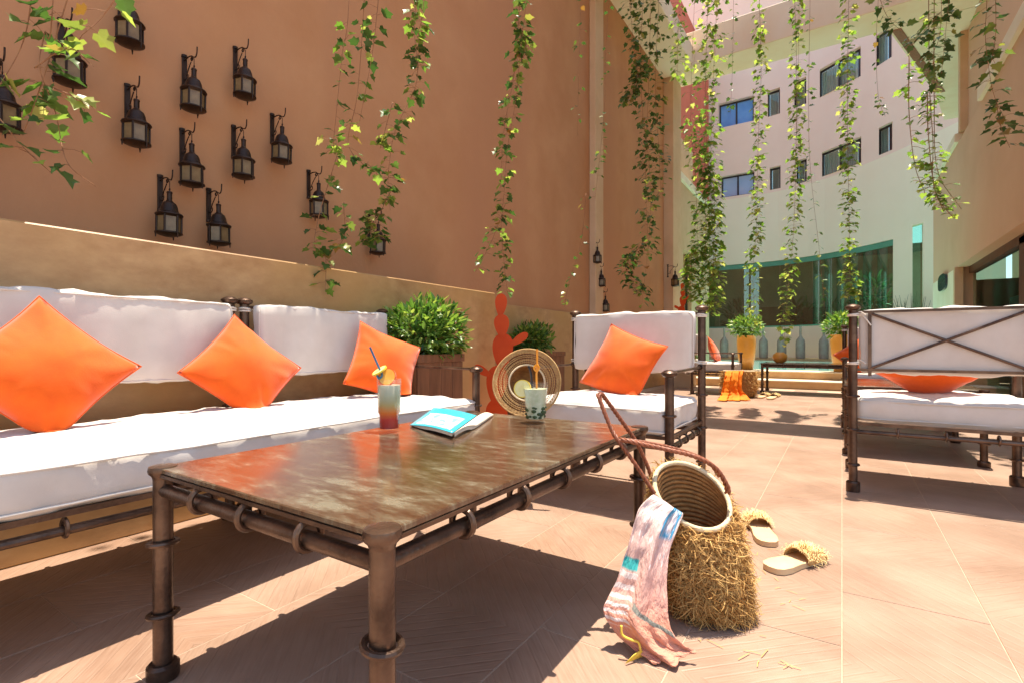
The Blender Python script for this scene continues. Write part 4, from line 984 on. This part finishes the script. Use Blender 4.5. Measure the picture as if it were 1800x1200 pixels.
# nearest cluster, top left
vine('leafy ivy spray hanging close to the camera at the top left corner',
     [up(pa(1.62,(95,-40),(78,60),(70,120),(98,200),(118,285),(168,328))), pa(1.58,(62,-60),(42,70),(-12,170)), pa(1.62,(130,-40),(88,100),(62,180),(40,238)),
      pa(1.60,(215,-20),(180,30),(150,58)), pa(1.58,(-20,185),(40,258),(92,306)), pa(1.6,(60,120),(120,85),(165,118)), pa(1.6,(80,150),(130,170),(150,185))], 84, .062, .055, True)
vine('pair of thin ivy strands hanging before the sofa, pale tips over the ledge',
     [up(pa(2.55,(614,-30),(601,100),(591,200),(586,262),(592,275))), pa(2.6,(642,-30),(634,100),(626,180),(612,252),(640,290),(668,300)), pa(2.6,(668,-30),(655,90),(632,215)),
      pa(2.55,(592,275),(562,375),(553,432),(572,452),(572,512)), pa(2.6,(604,355),(604,420),(576,440))], 165, .054, .055, True)
vine('leafy ivy strand left of the cactus ending over the low lantern',
     [up(pa(2.9,(746,-30),(736,60),(733,140),(718,180),(692,240),(682,320),(686,370))), pa(2.9,(740,-30),(728,40),(735,120)), pa(2.85,(690,180),(668,262)), pa(2.85,(640,372),(655,402),(676,420)), pa(2.9,(690,330),(660,390),(634,432))], 230, .052, .06, True)
vine('long bushy ivy strand ending right above the red cactus',
     [up(pa(3.6,(926,-30),(916,80),(906,180),(892,260),(886,340),(881,400),(886,460),(892,515))), pa(3.62,(915,-20),(905,120),(886,230),(880,330)), pa(3.55,(888,360),(866,420),(836,478)), pa(3.6,(912,40),(925,80),(915,110))], 290, .054, .065, True)
vine('sparse ivy strand in front of the slim tan pilaster', [up(pa(4.7,(1022,-30),(1018,100),(1015,240))), pa(4.7,(1030,340),(1022,420),(1000,500),(992,540))], 60, .05, .05)
vine('thread of small round ivy leaves right of the pilaster', [up(pa(5.0,(1072,-30),(1064,100),(1063,180),(1056,260),(1046,350)))], 60, .05, .045)
Y2 = 6.30
def py(y, *uv): return [aty(u, v, y+rnd(-.04,.04)) for u, v in uv]
vine('thick dark ivy curtain hanging left of the corner column',
     [up(py(5.55,(1132,-30),(1126,100),(1130,200),(1142,300),(1142,400),(1128,540))), up(py(5.6,(1160,-30),(1152,150),(1158,260),(1162,350))), up(py(5.5,(1105,-30),(1112,60),(1122,140))), py(5.55,(1128,120),(1112,160),(1100,178)), py(5.5,(1130,430),(1106,455),(1104,480),(1128,515)), up(py(5.6,(1145,-30),(1140,150),(1135,300),(1140,450)))], 1200, .060, .11)
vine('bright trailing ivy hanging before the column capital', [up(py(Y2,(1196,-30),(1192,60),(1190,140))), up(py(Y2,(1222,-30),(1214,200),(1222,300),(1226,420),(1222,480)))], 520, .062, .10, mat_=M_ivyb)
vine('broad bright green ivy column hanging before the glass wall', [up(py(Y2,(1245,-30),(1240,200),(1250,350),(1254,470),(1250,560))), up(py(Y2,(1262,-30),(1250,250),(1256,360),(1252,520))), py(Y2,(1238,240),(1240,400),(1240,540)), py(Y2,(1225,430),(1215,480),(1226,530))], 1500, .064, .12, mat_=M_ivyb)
vine('thin ivy thread left of the upper blue window', [up(py(Y2,(1290,-30),(1288,100),(1284,200)))], 45, .05, .05, lo=.2)
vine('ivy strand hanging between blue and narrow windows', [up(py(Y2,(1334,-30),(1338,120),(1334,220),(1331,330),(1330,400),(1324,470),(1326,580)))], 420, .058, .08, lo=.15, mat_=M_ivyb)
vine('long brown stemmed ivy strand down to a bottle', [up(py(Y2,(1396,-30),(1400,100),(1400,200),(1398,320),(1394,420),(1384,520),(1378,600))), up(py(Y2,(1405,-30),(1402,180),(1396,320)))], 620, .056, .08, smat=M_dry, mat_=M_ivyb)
vine('very thin ivy thread reaching below the wide windows', [up(py(Y2,(1424,-30),(1422,250),(1440,440),(1452,560)))], 70, .045, .04, lo=.45)
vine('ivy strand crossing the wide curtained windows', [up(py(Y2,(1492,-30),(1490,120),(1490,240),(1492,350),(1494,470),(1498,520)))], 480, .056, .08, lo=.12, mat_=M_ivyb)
vine('thin ivy thread beside the canopy slab edge', [up(py(Y2,(1545,-30),(1540,80),(1544,170),(1556,205)))], 40, .045, .03, lo=.2)
vine('pale dry stemmed vine bundle hanging below the canopy corner',
     [up(py(Y2,(1632,-30),(1634,150),(1640,250),(1640,320),(1658,372))), up(py(Y2,(1642,-30),(1642,180),(1648,300),(1690,368))), py(Y2,(1598,100),(1598,200),(1608,290),(1626,340)), py(Y2,(1630,160),(1632,240),(1645,340),(1676,384))], 320, .06, .08, mat_=M_ivyb, smat=M_dry, stemr=.005)
vine('leafy ivy bough in front of the canopy slab', [up(py(5.3,(1655,-30),(1652,60),(1640,100),(1648,150))), py(5.3,(1655,20),(1620,60),(1606,78)), up(py(5.3,(1668,-30),(1662,60),(1655,130))), py(5.3,(1540,-20),(1560,30),(1590,60))], 170, .065, .09)
vine('ivy strand before the right wing wall with a trailing tip', [up(py(5.0,(1735,-30),(1732,60),(1738,120),(1748,170),(1772,222))), py(5.0,(1750,-20),(1750,60),(1742,110)), py(5.0,(1752,180),(1758,220),(1775,260))], 110, .07, .07)

def leaf_cloud(c, rad, n, size, kind, mb=None, rr=random, flat=.0):
    v, f = leafshape(kind, None); mb = mb or MB(); c = Vector(c)
    for _ in range(n):
        while True:
            d = Vector((rr.uniform(-1,1), rr.uniform(-1,1), rr.uniform(-1,1)))
            if .05 < d.length < 1: break
        k = rr.random()**.4; d = d.normalized()*k
        lump = 1+.28*mnoise.noise(Vector((d.x*2.2+c.x*3, d.y*2.2+c.y*3, d.z*2.2)))
        p = c+Vector((d.x*rad[0], d.y*rad[1], d.z*rad[2]))*lump
        tip = d*1.1+Vector((rr.uniform(-.8,.8), rr.uniform(-.8,.8), rr.uniform(-.5,.9))); nr = Vector((rr.uniform(-.7,.7), rr.uniform(-.7,.7), 1))+d*.7
        m_ = leaf_mtx(p, tip, nr, size*rr.uniform(.6, 1.3)); mb.add([m_ @ q for q in v], f)
    return mb
def twigs(c, base, rad, n):
    mb = MB(); c = Vector(c); base = Vector(base)
    for _ in range(n):
        d = Vector((rnd(-1,1)*rad[0], rnd(-1,1)*rad[1], rnd(-.4,.9)*rad[2]))
        b = base+Vector((rnd(-.05,.05), rnd(-.05,.05), 0)); mb.tube(spline([b, b.lerp(c+d*.4, .6), c+d*.85], 4), [.004*(1-.07*i) for i in range(9)], 5)
    return mb
def planter(label, x0, x1, y0, y1, h, shl, sc, srad, n, size):
    t = thing('planter_box', label, 'planter', ((x0+x1)/2, (y0+y1)/2, 0), 0, 'wooden planter boxes')
    MB().box(x0+.012, x1-.012, y0+.012, y1-.012, .02, h-.10).build('box_core', M_plank, t)
    k = max(3, round((y1-y0)/.095)); kk = max(3, round((x1-x0)/.095))
    for i in range(k):
        a = y0+(y1-y0)*i/k; b = y0+(y1-y0)*(i+1)/k
        for xa, xb in ((x1-.012, x1), (x0, x0+.012)):
            MB().box(xa+.0002, xb, a+.0012, b-.0012, .0, h-.045-.0005*(i % 2), .0012).build('plank', M_plank, t)
    for i in range(kk):
        a = x0+.013+(x1-x0-.026)*i/kk; b = x0+.013+(x1-x0-.026)*(i+1)/kk
        for ya, yb in ((y0, y0+.012), (y1-.012, y1)): MB().box(a+.001, b-.001, ya, yb, 0, h-.045, .0012).build('plank', M_plank, t)
    MB().box(x0-.008, x1+.008, y0-.008, y0+.03, h-.044, h, .002).box(x0-.008, x1+.008, y1-.03, y1+.008, h-.044, h, .002).box(x0-.008, x0+.03, y0+.031, y1-.031, h-.044, h, .002).box(x1-.03, x1+.008, y0+.031, y1-.031, h-.044, h, .002).build('top_rim', M_plank, t)
    MB().box(x0+.031, x1-.031, y0+.031, y1-.031, h-.10, h-.03).build('soil', M_soil, t)
    s = thing('shrub', shl, 'shrub', ((x0+x1)/2, (y0+y1)/2, h-.03), 0, 'clipped green shrubs in planters')
    twigs(sc, ((x0+x1)/2, (y0+y1)/2, h-.03), srad, 26).build('stem', M_stem, s, ang=180)
    leaf_cloud(sc, srad, n, size, 'oval').build('foliage', M_shrub, s, ang=180, kind='stuff')
planter('brown wooden planter box beside the sofa end against the ledge', -2.19, -1.88, 1.96, 2.34, .655, 'round leafy green shrub in the planter beside the sofa', Vector((-2.02, 2.16, .775)), (.21,.27,.175), 2200, .055)
planter('brown wooden planter box behind the red cactus and armchair', -2.71, -2.38, 3.95, 4.62, .645, 'smaller green shrub in the planter behind the armchair', Vector((-2.52, 4.22, .775)), (.17,.22,.15), 900, .06)

def cactus(label, base, sc=1.0):
    """flat sheet-metal prickly pear: pads cut from 5 mm plate, standing on a base plate"""
    base = Vector(base)
    t = thing('cactus_sculpture', label, 'sculpture', base, 0, 'red metal cactus sculptures')
    def pad(cx, cz, w, h, ang, dy=0):
        n = 26; pts = []
        for k in range(n):
            a = 2*math.pi*k/n; y_ = math.sin(a); x_ = math.cos(a)*(1+.34*y_)
            X = x_*w; Z = y_*h; ca, sa = math.cos(R(ang)), math.sin(R(ang))
            pts.append(base+(rv*(cx+X*ca-Z*sa)+zv*(cz+X*sa+Z*ca)+fv*dy)*sc)
        mb = MB(); o = fv*.004
        mb.add([p-o for p in pts]+[p+o for p in pts], [tuple(range(n)), tuple(range(n, 2*n))[::-1]]+[(i+n,(i+1) % n+n,(i+1) % n,i) for i in range(n)])
        mb.build('pad', M_cactus, t, ang=30)
    pad(-.01, .17, .075, .16, 3); pad(-.012, .43, .072, .135, -6, -.012); pad(.030, .662, .070, .128, -3, .0); pad(.024, .840, .051, .082, 2, -.012); pad(.018, .985, .040, .082, -3, 0)
    pad(.142, .745, .028, .078, -56, -.013); pad(-.105, .525, .027, .072, 58, -.025)
    MB().lathe([(.14,.001),(.14,.008),(.001,.009)], base, 28, False).build('base_plate', M_cactus, t)
    MB().box(base.x-.015*sc, base.x+.015*sc, base.y-.015*sc, base.y+.015*sc, base.z+.004, base.z+.06*sc).build('foot', M_cactus, t)
cb = at(876, 700, 3.55); cb.z = 0
cactus('red metal prickly pear cactus sculpture beside the ledge corner', cb)
cb2 = aty(1198, 620, 8.9); cb2.z = 0
tag(MB().box(cb2.x-.2, cb2.x+.2, cb2.y-.2, cb2.y+.2, 0, .95, .006).build('plinth', M_tan), 'square tan plinth under the distant red cactus sculpture', 'plinth'); cb2.z = .95
cactus('distant orange red metal cactus beside the corner column', cb2, .78)

def pot_plant(labels, loc, h, r, sh, srad, n):
    loc = Vector(loc)
    t = thing('plant_pot', labels[0], 'pot', loc, 0, 'tall ochre pots')
    MB().lathe([(r*.62,0),(r*.68,.01),(r*.92,h*.45),(r,h*.8),(r*.97,h-.01),(r*1.02,h),(r*.88,h),(r*.86,h-.05),(.002,h-.05)], loc, 32, False).build('pot_body', M_pot, t, ang=50)
    MB().lathe([(.002,h-.045),(r*.86,h-.045)], loc, 24, False).build('soil', M_soil, t)
    s = thing('potted_bush', labels[1], 'bush', loc+zv*(h-.045), 0, 'bushes in the ochre pots')
    twigs(loc+zv*(h+sh), loc+zv*(h-.045), srad, 18).build('stem', M_stem, s, ang=180)
    leaf_cloud(loc+zv*(h+sh), srad, n, .085, 'oval').build('foliage', M_shrub, s, ang=180, kind='stuff')
pp = aty(1312, 649, 10.2); pp.z = .268
pot_plant(('tall ochre pot left on the pool edge behind the small armchair', 'round green bush in the left ochre pot by the pool'), pp, .62, .165, .15, (.29,.29,.20), 620)
pp = aty(1479, 649, 10.2); pp.z = .268
pot_plant(('tall ochre pot right on the pool edge behind the armchair post', 'round green bush in the right ochre pot by the pool'), pp, .62, .165, .15, (.27,.27,.20), 560)
pp = aty(1206, 676, 9.1); pp.z = 0
pot_plant(('low ochre pot on the floor near the corner column', 'small bush in the low ochre pot near the corner column'), pp, .42, .13, .10, (.20,.20,.15), 320)

# round brown bowl on the pool-side table
p = aty(1371, 633, 8.66); p.z = .447
t = thing('round_vase', 'round terracotta vase on the table by the pool steps', 'vase', p)
MB().lathe([(.05,0),(.09,.03),(.105,.08),(.095,.125),(.06,.15),(.055,.16),(.045,.155),(.04,.13),(.002,.12)], p, 28, False).build('vase_body', M_pot, t, ang=60)

# tall bottles on the ledge beyond the pool
for k, (u, lb) in enumerate(((1273,'leftmost tall grey bottle on the pool ledge partly behind ivy'), (1342,'tall grey bottle just right of the left ochre pot'), (1374,'tall grey bottle behind the terracotta vase'), (1407,'tall grey bottle right of the vase on the pool ledge'), (1448,'tall grey bottle left of the right ochre pot'))):
    p = aty(u, 620, 18.95); p.z = .29
    t = thing('tall_bottle', lb, 'bottle', p, 0, 'tall grey bottles beyond the pool')
    MB().lathe([(.12,0),(.14,.02),(.14,.50),(.125,.60),(.07,.68),(.035,.74),(.030,1.02),(.038,1.03),(.038,1.06),(.002,1.06)], p, 20, False).build('bottle_body', M_bottle, t, ang=40)

# greenery inside and at the foot of the glass wall
for (u, y, h, r_, n, lb, kd) in ((1535, 21.6, 2.6, .55, 260, 'tall indoor palm behind the right end of the glass wall', 'thin'), (1300, 22.6, 1.9, .5, 200, 'dark indoor plant behind the left part of the glass', 'thin'), (1470, 22.2, 1.6, .5, 180, 'low indoor plant behind the middle of the glass', 'thin'), (1400, 22.6, 1.8, .5, 180, 'dark indoor plant behind the vine with brown stem', 'thin')):
    p = aty(u, 600, y); p.z = .3
    t = thing('indoor_plant', lb, 'plant', p, 0, 'plants behind the glass wall')
    MB().cyl(p, p+zv*h*.7, .03, .02, 8).build('trunk', M_stem, t)
    leaf_cloud(p+zv*(h*.75), (r_, r_, h*.42), n, .38, kd).build('foliage', M_darkleaf, t, ang=180, kind='stuff')
for (u, lb) in ((1603, 'clump of upright grass at the foot of the narrow slot window'), (1568, 'clump of upright grass at the right end of the glass wall')):
    p = aty(u, 600, 17.6 if u > 1580 else 18.6); p.z = .29
    t = thing('grass_clump', lb, 'plant', p); mb = MB()
    for k in range(60):
        a = rnd(0, 6.28); b = p+Vector((math.cos(a), math.sin(a), 0))*rnd(0, .15); e = b+Vector((math.cos(a)*rnd(.1,.5), math.sin(a)*rnd(.1,.5), rnd(.9, 1.9)))
        mb.tube(spline([b, b.lerp(e, .5)+zv*.2, e], 4), [.014*(1-.1*i) for i in range(9)], 4)
    mb.build('blades', M_darkleaf, t, ang=180, kind='stuff')
for o in bpy.data.objects:
    if '_o' in o: del o['_o']
